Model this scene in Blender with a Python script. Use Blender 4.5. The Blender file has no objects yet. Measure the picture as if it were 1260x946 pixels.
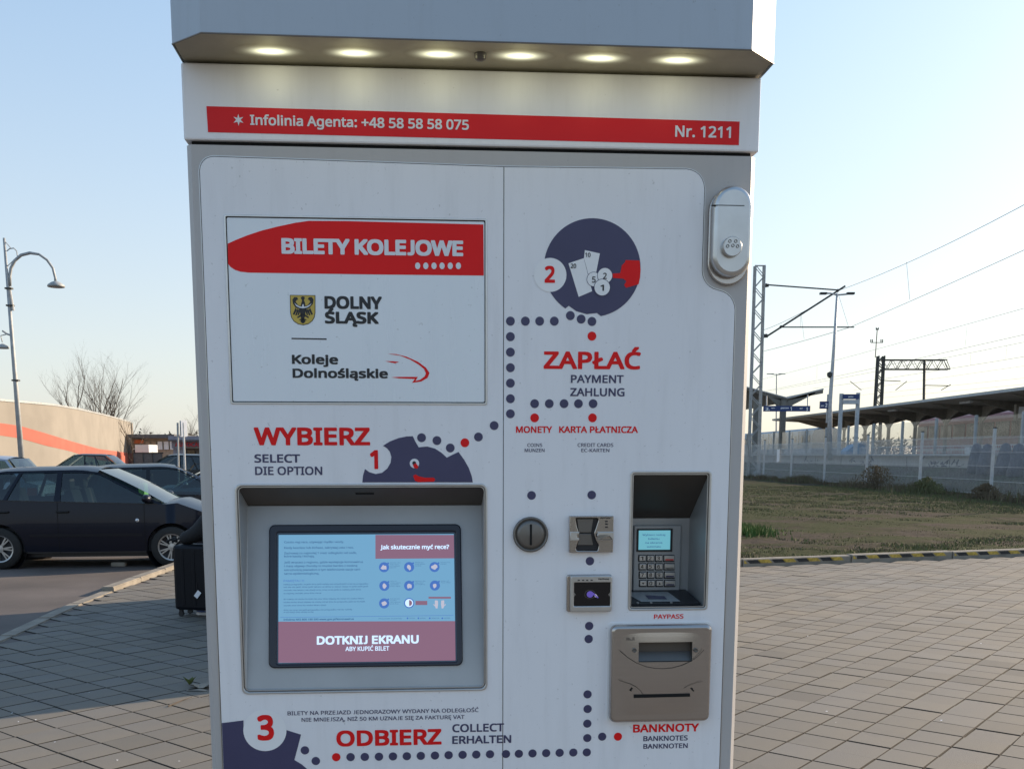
import bpy, bmesh, math, random
import numpy as np
from mathutils import Vector, Matrix
from mathutils.geometry import tessellate_polygon
R = random.Random(11)
C = bpy.context.scene.collection
rad = math.radians

# ---------------------------------------------------------------- camera, sky, sun, exposure
F_PX, CXP, CYP, YH, EYE = 1238.0, 602.0, 740.0, 560.0, 1.62
PITCH = math.atan((CYP - YH) / F_PX)
cam = bpy.data.objects.new('camera', bpy.data.cameras.new('camera')); C.objects.link(cam)
cam.location = (0, 0, EYE); cam.rotation_euler = (math.pi / 2 - PITCH, 0, 0)
cam.data.sensor_width = 36; cam.data.lens = 36 * F_PX / 1260
cam.data.shift_x = (630 - CXP) / 1260; cam.data.shift_y = (CYP - 473) / 1260
cam.data.clip_start = 0.05; cam.data.clip_end = 3000
bpy.context.scene.camera = cam
SUN_EL, SUN_AZ = rad(19), rad(59)          # azimuth clockwise from +Y
w = bpy.data.worlds.new('World'); bpy.context.scene.world = w; w.use_nodes = True
nt = w.node_tree; sky = nt.nodes.new('ShaderNodeTexSky'); sky.sky_type = 'NISHITA'; sky.sun_disc = False
sky.sun_elevation = SUN_EL; sky.sun_rotation = SUN_AZ; sky.air_density = 1.0; sky.dust_density = 1.0; sky.ozone_density = 1.0
tcw = nt.nodes.new('ShaderNodeTexCoord'); sx_ = nt.nodes.new('ShaderNodeSeparateXYZ'); nt.links.new(tcw.outputs['Generated'], sx_.inputs[0])
ab = nt.nodes.new('ShaderNodeMath'); ab.operation = 'ABSOLUTE'; nt.links.new(sx_.outputs[2], ab.inputs[0])
hz = nt.nodes.new('ShaderNodeMapRange'); hz.interpolation_type = 'SMOOTHERSTEP'; hz.inputs[1].default_value = -.35; hz.inputs[2].default_value = .75; hz.inputs[3].default_value = .92; hz.inputs[4].default_value = .35; nt.links.new(ab.outputs[0], hz.inputs[0])
hc = nt.nodes.new('ShaderNodeValToRGB'); hc.color_ramp.elements[0].position = 0; hc.color_ramp.elements[0].color = (.71, .755, .775, 1); hc.color_ramp.elements[1].position = .55; hc.color_ramp.elements[1].color = (.36, .62, .92, 1); nt.links.new(ab.outputs[0], hc.inputs[0])
_e = hc.color_ramp.elements.new(.10); _e.color = (.71, .75, .77, 1); hc.color_ramp.elements[0].color = (.76, .745, .71, 1)
hs = nt.nodes.new('ShaderNodeVectorMath'); hs.operation = 'SCALE'; hs.inputs['Scale'].default_value = 4.0; nt.links.new(hc.outputs[0], hs.inputs[0])
hm = nt.nodes.new('ShaderNodeMixRGB'); nt.links.new(hz.outputs[0], hm.inputs[0]); nt.links.new(sky.outputs[0], hm.inputs[1]); nt.links.new(hs.outputs[0], hm.inputs[2])
nt.links.new(hm.outputs[0], nt.nodes['Background'].inputs[0]); nt.nodes['Background'].inputs[1].default_value = 0.15
sl = bpy.data.lights.new('sun', 'SUN'); sl.energy = 4.6; sl.angle = rad(0.5); sl.color = (1, .80, .58)
so = bpy.data.objects.new('sun', sl); C.objects.link(so)
sd = Vector((math.sin(SUN_AZ) * math.cos(SUN_EL), math.cos(SUN_AZ) * math.cos(SUN_EL), math.sin(SUN_EL)))
so.rotation_euler = sd.to_track_quat('Z', 'Y').to_euler()
vs = bpy.context.scene.view_settings
vs.view_transform = 'Standard'; vs.look = 'None'; vs.exposure = 0.78; vs.gamma = 1

# ---------------------------------------------------------------- geometry of the view, used only to measure real positions
CF = np.array([0, math.cos(PITCH), -math.sin(PITCH)]); CU = np.array([0, math.sin(PITCH), math.cos(PITCH)]); CR = np.array([1., 0, 0])
EYEP = np.array([0, 0, EYE])
def ray(x, y): return CR * (x - CXP) / F_PX - CU * (y - CYP) / F_PX + CF
def at(x, y, Y):
    r = ray(x, y); return r * (Y / r[1]) + EYEP
def atx(x, y, X):
    r = ray(x, y); return r * (X / r[0]) + EYEP

# ---------------------------------------------------------------- materials
def mat(name, col, rough=.6, metal=0, var=.12, scale=6, bump=0, bscale=60, spec=.5, emit=None, es=1, coat=0, stretch=None, col2=None):
    m = bpy.data.materials.new(name); m.use_nodes = True; n = m.node_tree; b = n.nodes['Principled BSDF']
    b.inputs['Roughness'].default_value = rough; b.inputs['Metallic'].default_value = metal
    b.inputs['Specular IOR Level'].default_value = spec; b.inputs['Coat Weight'].default_value = coat
    tc = n.nodes.new('ShaderNodeTexCoord'); src = tc.outputs['Object']
    if stretch:
        mp_ = n.nodes.new('ShaderNodeMapping'); mp_.inputs['Scale'].default_value = stretch
        n.links.new(src, mp_.inputs['Vector']); src = mp_.outputs[0]
    nz = n.nodes.new('ShaderNodeTexNoise'); nz.inputs['Scale'].default_value = scale; nz.inputs['Detail'].default_value = 6
    n.links.new(src, nz.inputs['Vector'])
    cr = n.nodes.new('ShaderNodeValToRGB'); c2 = col2 or tuple(c * (1 - var) for c in col)
    hi = col if col2 else tuple(min(1, c * (1 + var)) for c in col)
    cr.color_ramp.elements[0].position = .35; cr.color_ramp.elements[1].position = .65
    cr.color_ramp.elements[0].color = (*c2, 1); cr.color_ramp.elements[1].color = (*hi, 1)
    n.links.new(nz.outputs[0], cr.inputs[0]); n.links.new(cr.outputs[0], b.inputs['Base Color'])
    if bump:
        bz = n.nodes.new('ShaderNodeTexNoise'); bz.inputs['Scale'].default_value = bscale; bz.inputs['Detail'].default_value = 8
        n.links.new(src, bz.inputs['Vector'])
        bp = n.nodes.new('ShaderNodeBump'); bp.inputs['Strength'].default_value = bump; bp.inputs['Distance'].default_value = .01
        n.links.new(bz.outputs[0], bp.inputs['Height']); n.links.new(bp.outputs[0], b.inputs['Normal'])
    if emit: b.inputs['Emission Color'].default_value = (*emit, 1); b.inputs['Emission Strength'].default_value = es
    return m
def glass(name, tint=(.25, .33, .33), rough=.03, ior=1.7):
    m = bpy.data.materials.new(name); m.use_nodes = True; n = m.node_tree; n.nodes.clear()
    o = n.nodes.new('ShaderNodeOutputMaterial'); mx = n.nodes.new('ShaderNodeMixShader'); g = n.nodes.new('ShaderNodeBsdfGlossy')
    t = n.nodes.new('ShaderNodeBsdfTransparent'); lw = n.nodes.new('ShaderNodeLayerWeight'); lw.inputs[0].default_value = .5; pw = n.nodes.new('ShaderNodeMath'); pw.operation = 'POWER'; pw.inputs[1].default_value = 4; n.links.new(lw.outputs['Facing'], pw.inputs[0]); fr = n.nodes.new('ShaderNodeMath'); fr.operation = 'MULTIPLY_ADD'; fr.use_clamp = True; fr.inputs[1].default_value = .85; fr.inputs[2].default_value = (ior - 1) ** 2 / (ior + 1) ** 2; n.links.new(pw.outputs[0], fr.inputs[0])
    g.inputs['Roughness'].default_value = rough; t.inputs[0].default_value = (*tint, 1)
    n.links.new(fr.outputs[0], mx.inputs[0]); n.links.new(t.outputs[0], mx.inputs[1]); n.links.new(g.outputs[0], mx.inputs[2])
    n.links.new(mx.outputs[0], o.inputs[0]); return m

def panelmat(name, col, rough, metal=0, dirt=.10):
    m = mat(name, col, rough, metal, var=.02, scale=2.5)
    n = m.node_tree; b = n.nodes['Principled BSDF']; cr = b.inputs['Base Color'].links[0].from_node
    tc = n.nodes.new('ShaderNodeTexCoord')
    mp_ = n.nodes.new('ShaderNodeMapping'); mp_.inputs['Scale'].default_value = (14, 14, 1.6); n.links.new(tc.outputs['Object'], mp_.inputs[0])
    a = n.nodes.new('ShaderNodeTexNoise'); a.inputs['Scale'].default_value = 3; a.inputs['Detail'].default_value = 9; a.inputs['Roughness'].default_value = .65
    n.links.new(mp_.outputs[0], a.inputs['Vector'])
    s = n.nodes.new('ShaderNodeTexNoise'); s.inputs['Scale'].default_value = 170; s.inputs['Detail'].default_value = 2; n.links.new(tc.outputs['Object'], s.inputs['Vector'])
    r1 = n.nodes.new('ShaderNodeMapRange'); r1.inputs[1].default_value = .5; r1.inputs[2].default_value = .8; r1.inputs[4].default_value = dirt; n.links.new(a.outputs[0], r1.inputs[0])
    r2 = n.nodes.new('ShaderNodeMapRange'); r2.inputs[1].default_value = .71; r2.inputs[2].default_value = .76; r2.inputs[4].default_value = .25; n.links.new(s.outputs[0], r2.inputs[0])
    ad = n.nodes.new('ShaderNodeMath'); ad.operation = 'ADD'; ad.use_clamp = True; n.links.new(r1.outputs[0], ad.inputs[0]); n.links.new(r2.outputs[0], ad.inputs[1])
    mx = n.nodes.new('ShaderNodeMixRGB'); mx.inputs[2].default_value = (.16, .14, .12, 1); n.links.new(ad.outputs[0], mx.inputs[0]); n.links.new(cr.outputs[0], mx.inputs[1])
    n.links.new(mx.outputs[0], b.inputs['Base Color'])
    rr = n.nodes.new('ShaderNodeMapRange'); rr.inputs[3].default_value = rough; rr.inputs[4].default_value = rough + .18; n.links.new(a.outputs[0], rr.inputs[0]); n.links.new(rr.outputs[0], b.inputs['Roughness'])
    return m
M = {}
M['frame'] = panelmat('frame_paint', (.47, .45, .44), .34)
M['panel'] = panelmat('panel_silver', (.84, .835, .86), .36)
M['sticker'] = mat('sticker_silver', (.86, .86, .87), .36, var=.02)
M['sign'] = panelmat('sign_white', (.80, .84, .88), .17, dirt=.04)
M['canopy'] = panelmat('canopy_grey', (.42, .48, .55), .38)
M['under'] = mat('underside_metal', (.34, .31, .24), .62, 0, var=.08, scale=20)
M['red'] = mat('print_red', (.80, .012, .014), .4, var=.03, spec=.2)
M['red2'] = mat('print_red_header', (.72, .018, .022), .4, var=.03, spec=.2)
M['purple'] = mat('print_purple', (.052, .05, .118), .4, var=.07)
M['black'] = mat('print_black', (.012, .013, .018), .4)
M['white'] = mat('print_white', (.76, .78, .82), .35, var=.03)
M['yellow'] = mat('crest_yellow', (.62, .45, .08), .4)
M['steel'] = mat('brushed_steel', (.44, .41, .395), .22, .95, var=.03, scale=8, stretch=(1, 1, 40), bump=.01, bscale=20)
M['steel_lt'] = mat('light_steel', (.56, .56, .56), .30, .85, var=.05, scale=30)
M['steel_dk'] = mat('dark_steel', (.16, .15, .14), .38, .7)
M['recess'] = mat('recess_grey', (.40, .41, .42), .40, .25, var=.06, scale=9)
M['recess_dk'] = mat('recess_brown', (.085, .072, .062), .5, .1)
M['rubber'] = mat('black_plastic', (.012, .013, .018), .42)
M['gap'] = mat('gap_black', (.004, .004, .004), .9)
M['gloss'] = mat('glossy_black', (.006, .006, .008), .08)
M['bezel'] = mat('screen_bezel', (.012, .015, .03), .22)
M['glassline'] = mat('bezel_blue', (.05, .08, .12), .2)
def em(name, c, s=1.0): return mat(name, (.02, .02, .02), .25, emit=c, es=s, var=0)
M['lens'] = mat('downlight_glow', (.34, .31, .24), .6, var=.02, emit=(1, 1, .70), es=1.0)  # lamp glow painted as emission over the base colour of the underside
_n = M['lens'].node_tree; _a = _n.nodes.new('ShaderNodeAttribute'); _a.attribute_name = 'glow_fade'; _m = _n.nodes.new('ShaderNodeMath'); _m.operation = 'MULTIPLY'; _m.inputs[1].default_value = 1.1
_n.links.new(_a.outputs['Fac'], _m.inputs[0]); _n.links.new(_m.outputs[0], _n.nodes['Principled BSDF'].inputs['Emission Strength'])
M['scr'] = em('screen_pale_blue', (.125, .30, .47), .7)
M['scr_pink'] = em('screen_pink', (.17, .082, .13), .8)
M['scr_text'] = em('screen_text', (.03, .10, .22), .7)
M['scr_white'] = em('screen_white', (.50, .66, .85), .8)
M['scr_blue'] = em('screen_blue', (.035, .11, .36), .8)
M['scr_skin'] = em('screen_skin', (.36, .36, .44), .8)
M['led'] = em('led_emitter', (1, 1, .74), 4)
M['lcd'] = em('pinpad_lcd', (.15, .45, .56), .55)
M['nfc'] = em('contactless_icon', (.13, .09, .50), .42)
M['asphalt'] = mat('asphalt', (.105, .088, .080), .85, var=.25, scale=.6, bump=.5, bscale=70)
M['sand'] = mat('joint_sand', (.035, .031, .026), .95, var=.3, scale=12, bump=.4)
M['curb'] = mat('kerb_concrete', (.24, .215, .18), .85, var=.18, scale=5, bump=.4)
M['kyellow'] = mat('kerb_yellow', (.50, .34, .06), .7, var=.25, scale=30)
M['kblack'] = mat('kerb_black', (.025, .024, .024), .7, var=.3, scale=30)
M['concrete'] = mat('concrete_wall', (.36, .37, .37), .8, var=.12, scale=1.5)
M['post'] = mat('galvanised_post', (.46, .48, .50), .5, .2)
M['wire'] = mat('fence_wire', (.50, .52, .53), .5, .2)
M['mast'] = mat('catenary_steel', (.36, .37, .37), .6, .2)
M['mast_dk'] = mat('dark_catenary_steel', (.06, .06, .055), .7)
M['cable'] = mat('cable', (.09, .09, .09), .6)
M['bark'] = mat('bark', (.10, .08, .062), .9)
M['tyre'] = mat('tyre', (.018, .018, .018), .8)
M['rim'] = mat('alloy_rim', (.42, .42, .42), .35, .8)
M['cloth'] = mat('black_cloth', (.012, .012, .014), .85, bump=.5, bscale=90)
M['skin'] = mat('skin', (.42, .25, .18), .55)
M['seat'] = mat('car_interior', (.035, .035, .04), .8)
M['glass'] = glass('car_glass', (.22, .31, .32), ior=1.85)
M['barrier'] = glass('barrier_glass', (.86, .89, .90), .15, ior=1.3)
M['clip'] = mat('dark_hole', (.01, .01, .01), .8)

def tilemat():
    m = mat('paving_concrete', (.182, .160, .130), .82, col2=(.155, .148, .135), scale=.9, bump=.35, bscale=140)
    n = m.node_tree; b = n.nodes['Principled BSDF']; cr = b.inputs['Base Color'].links[0].from_node
    at_ = n.nodes.new('ShaderNodeAttribute'); at_.attribute_name = 'tint'
    mx = n.nodes.new('ShaderNodeMixRGB'); mx.blend_type = 'MULTIPLY'; mx.inputs[0].default_value = 1
    n.links.new(cr.outputs[0], mx.inputs[1]); n.links.new(at_.outputs['Color'], mx.inputs[2])
    # dark specks and stains
    tc = n.nodes.new('ShaderNodeTexCoord'); z = n.nodes.new('ShaderNodeTexNoise'); z.inputs['Scale'].default_value = 2.2; z.inputs['Detail'].default_value = 12; z.inputs['Roughness'].default_value = .72
    gm = n.nodes.new('ShaderNodeNewGeometry'); n.links.new(gm.outputs['Position'], z.inputs['Vector'])
    r1 = n.nodes.new('ShaderNodeMapRange'); r1.inputs[1].default_value = .52; r1.inputs[2].default_value = .72; r1.inputs[4].default_value = .38; n.links.new(z.outputs[0], r1.inputs[0])
    m2 = n.nodes.new('ShaderNodeMixRGB'); m2.inputs[2].default_value = (.13, .12, .115, 1); n.links.new(r1.outputs[0], m2.inputs[0]); n.links.new(mx.outputs[0], m2.inputs[1])
    n.links.new(m2.outputs[0], b.inputs['Base Color']); return m
M['tile'] = tilemat()
def groundmat():
    m = bpy.data.materials.new('dirt_and_grass'); m.use_nodes = True; n = m.node_tree; b = n.nodes['Principled BSDF']; b.inputs['Roughness'].default_value = .95; b.inputs['Specular IOR Level'].default_value = .08
    tc = n.nodes.new('ShaderNodeNewGeometry')
    def noise(s, d, stretch=(1, 1, 1)):
        mp_ = n.nodes.new('ShaderNodeMapping'); mp_.inputs['Scale'].default_value = stretch; n.links.new(tc.outputs['Position'], mp_.inputs[0])
        z = n.nodes.new('ShaderNodeTexNoise'); z.inputs['Scale'].default_value = s; z.inputs['Detail'].default_value = d; z.inputs['Roughness'].default_value = .65; n.links.new(mp_.outputs[0], z.inputs['Vector']); return z
    a = noise(.55, 9, (.6, 1, 1)); c = noise(4, 10)
    r = n.nodes.new('ShaderNodeValToRGB'); e = r.color_ramp.elements
    e[0].position = .42; e[0].color = (.060, .046, .036, 1); e[1].position = .54; e[1].color = (.036, .042, .014, 1)
    k = r.color_ramp.elements.new(.48); k.color = (.046, .040, .022, 1)
    ad = n.nodes.new('ShaderNodeMath'); ad.operation = 'MULTIPLY_ADD'; ad.inputs[1].default_value = .35; n.links.new(c.outputs[0], ad.inputs[0])
    sb = n.nodes.new('ShaderNodeMath'); sb.operation = 'MULTIPLY_ADD'; sb.inputs[1].default_value = 1.0; sb.inputs[2].default_value = -.175; n.links.new(a.outputs[0], sb.inputs[0])
    n.links.new(sb.outputs[0], ad.inputs[2]); n.links.new(ad.outputs[0], r.inputs[0]); n.links.new(r.outputs[0], b.inputs['Base Color'])
    bp = n.nodes.new('ShaderNodeBump'); bp.inputs['Strength'].default_value = .9; bp.inputs['Distance'].default_value = .06; n.links.new(c.outputs[0], bp.inputs['Height']); n.links.new(bp.outputs[0], b.inputs['Normal'])
    return m
M['dirt'] = groundmat()

# ---------------------------------------------------------------- object helpers
def empty(name, loc=(0, 0, 0), rz=0):
    o = bpy.data.objects.new(name, None); C.objects.link(o); o.location = loc; o.rotation_euler = (0, 0, rz); o.empty_display_size = .2; return o
def tag(o, label=None, cat=None, group=None, kind=None):
    if label: o['label'] = label
    if cat: o['category'] = cat
    if group: o['group'] = group
    if kind: o['kind'] = kind
    return o
def link(name, me, m, parent=None, label=None):
    o = bpy.data.objects.new(name, me); C.objects.link(o)
    if m and not me.materials: me.materials.append(M[m] if isinstance(m, str) else m)
    if parent: o.parent = parent
    if label: o['label'] = label
    return o
def copy_tree(o, parent=None):
    c = o.copy(); C.objects.link(c); c.parent = parent
    for ch in list(o.children): copy_tree(ch, c)
    return c
class MB:
    def __init__(s): s.v = []; s.f = []
    def add(s, vs_, fs):
        k = len(s.v); s.v += [tuple(map(float, p)) for p in vs_]; s.f += [tuple(i + k for i in f) for f in fs]; return s
    def box(s, c, d, rz=0, mtx=None):
        q = [(x, y, z) for x in (-.5, .5) for y in (-.5, .5) for z in (-.5, .5)]
        cs, sn = math.cos(rz), math.sin(rz); P = []
        for x, y, z in q:
            p = Vector((x * d[0], y * d[1], z * d[2]))
            p = (mtx @ p) if mtx else Vector((p.x * cs - p.y * sn, p.x * sn + p.y * cs, p.z))
            P.append((p.x + c[0], p.y + c[1], p.z + c[2]))
        return s.add(P, [(0, 1, 3, 2), (4, 6, 7, 5), (0, 4, 5, 1), (2, 3, 7, 6), (0, 2, 6, 4), (1, 5, 7, 3)])
    def tube(s, pts, r, n=8, cap=True):
        pts = [Vector(p) for p in pts]; rs = r if isinstance(r, (list, tuple)) else [r] * len(pts); k = len(s.v); up = None
        for i, p in enumerate(pts):
            t = (pts[min(i + 1, len(pts) - 1)] - pts[max(i - 1, 0)]).normalized()
            if up is None: up = Vector((0, 0, 1)) if abs(t.z) < .9 else Vector((1, 0, 0))
            a = t.cross(up).normalized(); up = a.cross(t).normalized()
            for j in range(n):
                th = 2 * math.pi * j / n + .4; q = p + (a * math.cos(th) + up * math.sin(th)) * rs[i]; s.v.append(tuple(q))
        for i in range(len(pts) - 1):
            for j in range(n):
                s.f.append((k + i * n + j, k + i * n + (j + 1) % n, k + (i + 1) * n + (j + 1) % n, k + (i + 1) * n + j))
        if cap: s.f.append(tuple(k + j for j in reversed(range(n)))); s.f.append(tuple(k + (len(pts) - 1) * n + j for j in range(n)))
        return s
    def lathe(s, prof, o=(0, 0, 0), axis='Z', n=24):
        k = len(s.v)
        for r, h in prof:
            for j in range(n):
                th = 2 * math.pi * j / n; a, b = r * math.cos(th), r * math.sin(th)
                p = {'Z': (a, b, h), 'Y': (a, h, b), 'X': (h, a, b)}[axis]; s.v.append((p[0] + o[0], p[1] + o[1], p[2] + o[2]))
        for i in range(len(prof) - 1):
            for j in range(n): s.f.append((k + i * n + j, k + i * n + (j + 1) % n, k + (i + 1) * n + (j + 1) % n, k + (i + 1) * n + j))
        return s
    def grid(s, rows):
        k = len(s.v); m = len(rows[0])
        for r in rows: s.v += [tuple(map(float, p)) for p in r]
        for i in range(len(rows) - 1):
            for j in range(m - 1): s.f.append((k + i * m + j, k + i * m + j + 1, k + (i + 1) * m + j + 1, k + (i + 1) * m + j))
        return s
    def mesh(s, name, smooth=False, fixn=True):
        me = bpy.data.meshes.new(name); me.from_pydata(s.v, [], s.f)
        if fixn:
            b = bmesh.new(); b.from_mesh(me); bmesh.ops.recalc_face_normals(b, faces=b.faces); b.to_mesh(me); b.free()
        if smooth:
            for p in me.polygons: p.use_smooth = True
        return me
    def build(s, name, m, parent=None, smooth=False, label=None, bevel=0, fixn=True):
        o = link(name, s.mesh(name, smooth, fixn), m, parent, label)
        if bevel:
            b = o.modifiers.new('edge', 'BEVEL'); b.width = bevel; b.segments = 2; b.limit_method = 'ANGLE'; b.harden_normals = False
        return o
def setting(o): o['kind'] = 'structure'; return o

# ================================================================ GROUND AND PAVING
def sheet(name, pts, z, m, parent=None):
    o = MB().add([(x, y, z) for x, y in pts], [tuple(range(len(pts)))]).build(name, m, parent); return o
setting(sheet('ground', [(-900, -900), (900, -900), (900, 1400), (-900, 1400)], -.09, 'dirt'))
setting(sheet('road', [(-4.62, -6), (-60, -6), (-60, 130), (-3.5, 130), (-3.5, 19.7), (-4.62, 19.7)], -.045, 'asphalt'))
pavement = setting(sheet('pavement', [(-4.45, .5), (15, .5), (15, 18.2), (2, 14.2), (2, 20), (-4.5, 20)], -.022, 'sand'))
o = sheet('near_paving', [(-9, -12), (15, -12), (15, 1.0), (-9, 1.0)], -.006, 'tile', pavement)
ca = o.data.color_attributes.new('tint', 'FLOAT_COLOR', 'POINT')
for q in ca.data: q.color = (.97, .97, .97, 1)
KA, KB = np.array([1.9, 14.23]), np.array([15.5, 18.55])     # kerb line in front of the field
def kerb_y(x): return KA[1] + (x - KA[0]) * (KB[1] - KA[1]) / (KB[0] - KA[0])
def tile_mesh(s=.2425, h=.045, c=.002):
    a = s / 2; b = a - c
    v = [(-a, -a, -h), (a, -a, -h), (a, a, -h), (-a, a, -h), (-a, -a, -c), (a, -a, -c), (a, a, -c), (-a, a, -c), (-b, -b, 0), (b, -b, 0), (b, b, 0), (-b, b, 0)]
    f = [(0, 1, 5, 4), (1, 2, 6, 5), (2, 3, 7, 6), (3, 0, 4, 7), (4, 5, 9, 8), (5, 6, 10, 9), (6, 7, 11, 10), (7, 4, 8, 11), (8, 9, 10, 11)]
    return v, f
tv, tf = tile_mesh()
ANG = rad(50.5); g0 = at(989.5, 901.1, 1) ; g0 = (g0 - EYEP) * (EYE / (EYE - g0[2]))
P = .2505
e1 = np.array([math.cos(ANG), math.sin(ANG)]); e2 = np.array([math.sin(ANG), -math.cos(ANG)])
tiles = []
TR = random.Random(4)
for i in range(-110, 110):
    off = TR.uniform(-.004, .004)
    for j in range(-110, 110):
        p = g0[:2] + e2 * P * (i + .5) + e1 * (P * (j + .5) + off)
        x, y = p
        if y < 1.0 or x < float(np.interp(y, [3, 8.8, 10.8, 12.2, 19.5], [-4.25, -4.36, -4.55, -4.60, -4.60])) + .10 or x > 14.5 or y > 19.8: continue
        if x > 1.8 and y > kerb_y(x) - .16: continue
        d = np.array([x, y, 0]) - EYEP; px = CXP + F_PX * d[0] / (d @ CF); py = CYP - F_PX * (d @ CU) / (d @ CF)
        vis = -14 < px < 1274 and py < 965 and not (262 < px < 892)
        tiles.append((0 if vis else 1, y, x, y, TR.random(), TR.random(), TR.random(), TR.gauss(0, 1)))
tiles.sort()
tone = lambda a, b: (.90 + .14 * a + (-.14 if b > .955 else (.10 if b < .05 else 0)),) * 3
variants = []
for k in range(12):
    t = tone(k / 11, R.random() if k > 1 else (.97 if k == 0 else .02)); w_ = R.uniform(-.035, .03)
    me = bpy.data.meshes.new('paving_slab'); me.from_pydata(tv, [], tf); me.materials.append(M['tile']); me.materials.append(M['sand']); me.polygons.foreach_set('material_index', [1] * 8 + [0])
    ca = me.color_attributes.new('tint', 'FLOAT_COLOR', 'POINT')
    for q in range(len(tv)): ca.data[q].color = (t[0] * (1 + w_ * .4), t[0], t[0] * (1 - w_), 1)
    variants.append(me)
rest_v, rest_f, rest_c = [], [], []
for n_, (vis, _, x, y, a, b, c, g) in enumerate(tiles):
    z = g * .0012; rx, ry = (a - .5) * .008, (b - .5) * .008; rz = ANG + (c - .5) * .012
    if n_ < 300 and vis == 0:
        o = bpy.data.objects.new('paving_slab', variants[int(a * 11.99)]); C.objects.link(o); o.parent = pavement
        o.location = (x, y, z); o.rotation_euler = (rx, ry, rz)
    else:
        k = len(rest_v); mt = Matrix.Translation((x, y, z)) @ Matrix.Rotation(rz, 4, 'Z') @ Matrix.Rotation(rx, 4, 'X') @ Matrix.Rotation(ry, 4, 'Y')
        t = tone(a, b)[0]; wv = (c - .5) * .06
        for q in tv: rest_v.append(tuple(mt @ Vector(q))); rest_c.append((t * (1 + wv * .4), t, t * (1 - wv), 1))
        rest_f += [tuple(i + k for i in f) for f in tf]
me = bpy.data.meshes.new('paving_field'); me.from_pydata(rest_v, [], rest_f)
ca = me.color_attributes.new('tint', 'FLOAT_COLOR', 'POINT'); ca.data.foreach_set('color', np.array(rest_c, dtype=np.float32).ravel())
me.materials.append(M['tile']); me.materials.append(M['sand']); me.polygons.foreach_set('material_index', ([1] * 8 + [0]) * (len(rest_f) // 9))
o = link('paving_field', me, None, pavement); o['kind'] = 'stuff'

# left kerb: separate stones, low near the camera and standing proud further on
def kerb_stone_mesh(L=.985, W=.15, H=.2):
    b = bmesh.new(); bmesh.ops.create_cube(b, size=1); bmesh.ops.scale(b, vec=(L, W, H), verts=b.verts); bmesh.ops.translate(b, vec=(0, 0, -H / 2), verts=b.verts)
    bmesh.ops.bevel(b, geom=[e for e in b.edges if all(v.co.z > -.01 for v in e.verts)], offset=.012, segments=2, affect='EDGES')
    me = bpy.data.meshes.new('kerb_stone'); b.to_mesh(me); b.free(); return me
ks = kerb_stone_mesh()
kerb = setting(sheet('left_kerb', [(-4.66, 2), (-4.0, 2), (-4.2, 19.5), (-4.66, 19.5)], -.010, 'asphalt'))
lk = [(-4.25, 3), (-4.36, 8.8), (-4.55, 10.8), (-4.60, 12.2), (-4.60, 19.5)]
y = 3.0
while y < 19:
    x0 = np.interp(y, [p[1] for p in lk], [p[0] for p in lk]); x1 = np.interp(y + 1, [p[1] for p in lk], [p[0] for p in lk])
    o = link('kerb_stone', ks, 'curb', kerb); z = .004 if y < 11.5 else .055
    o.location = ((x0 + x1) / 2, y + .5, z + R.uniform(-.003, .003)); o.rotation_euler = (0, 0, math.atan2(1, x1 - x0) + R.uniform(-.004, .004)); y += 1.0
# right kerb with hazard stripes
kd = KB - KA; kl = np.linalg.norm(kd); kdn = kd / kl; kn = np.array([-kdn[1], kdn[0]]); ka = math.atan2(kd[1], kd[0])
kerb2 = setting(empty('right_kerb', (KA[0], KA[1], 0), ka))
n = 0; s = 0.
while s < kl:
    L = 1.9
    m = MB(); H = .115; W = .15
    m.add([(0, -W / 2, -.1), (L - .02, -W / 2, -.1), (L - .02, W / 2, -.1), (0, W / 2, -.1), (0, -W / 2, H - .015), (L - .02, -W / 2, H - .015), (L - .02, W / 2, H - .015), (0, W / 2, H - .015), (.01, -W / 2 + .02, H), (L - .03, -W / 2 + .02, H), (L - .03, W / 2 - .02, H), (.01, W / 2 - .02, H)],
          [(0, 1, 5, 4), (1, 2, 6, 5), (2, 3, 7, 6), (3, 0, 4, 7), (4, 5, 9, 8), (5, 6, 10, 9), (6, 7, 11, 10), (7, 4, 8, 11), (8, 9, 10, 11)])
    st = m.build('kerb_stone', 'curb', kerb2); st.location = (s, 0, R.uniform(-.006, .006)); st.rotation_euler = (0, 0, R.uniform(-.006, .006))
    for c_, ph in (('kyellow', 0), ('kblack', 1)):
        pm = MB(); q = -.1 + ph * .21 + R.uniform(-.03, .03)
        while q < L - .3:
            if R.random() > .06:
                a0, a1 = max(.02, q), min(L - .04, q + .2); sh = .11
                pm.add([(a0 + sh * .0, -W / 2 - .002, .045), (min(L - .03, a1), -W / 2 - .002, .045), (min(L - .03, a1 - sh * .55), -W / 2 - .002, H - .016), (a0 - sh * .55 if a0 > .1 else a0, -W / 2 - .002, H - .016)], [(0, 1, 2, 3)])
            q += .42
        if pm.v: pm.build('stripe_paint', c_, st)
    s += L; n += 1

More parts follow.
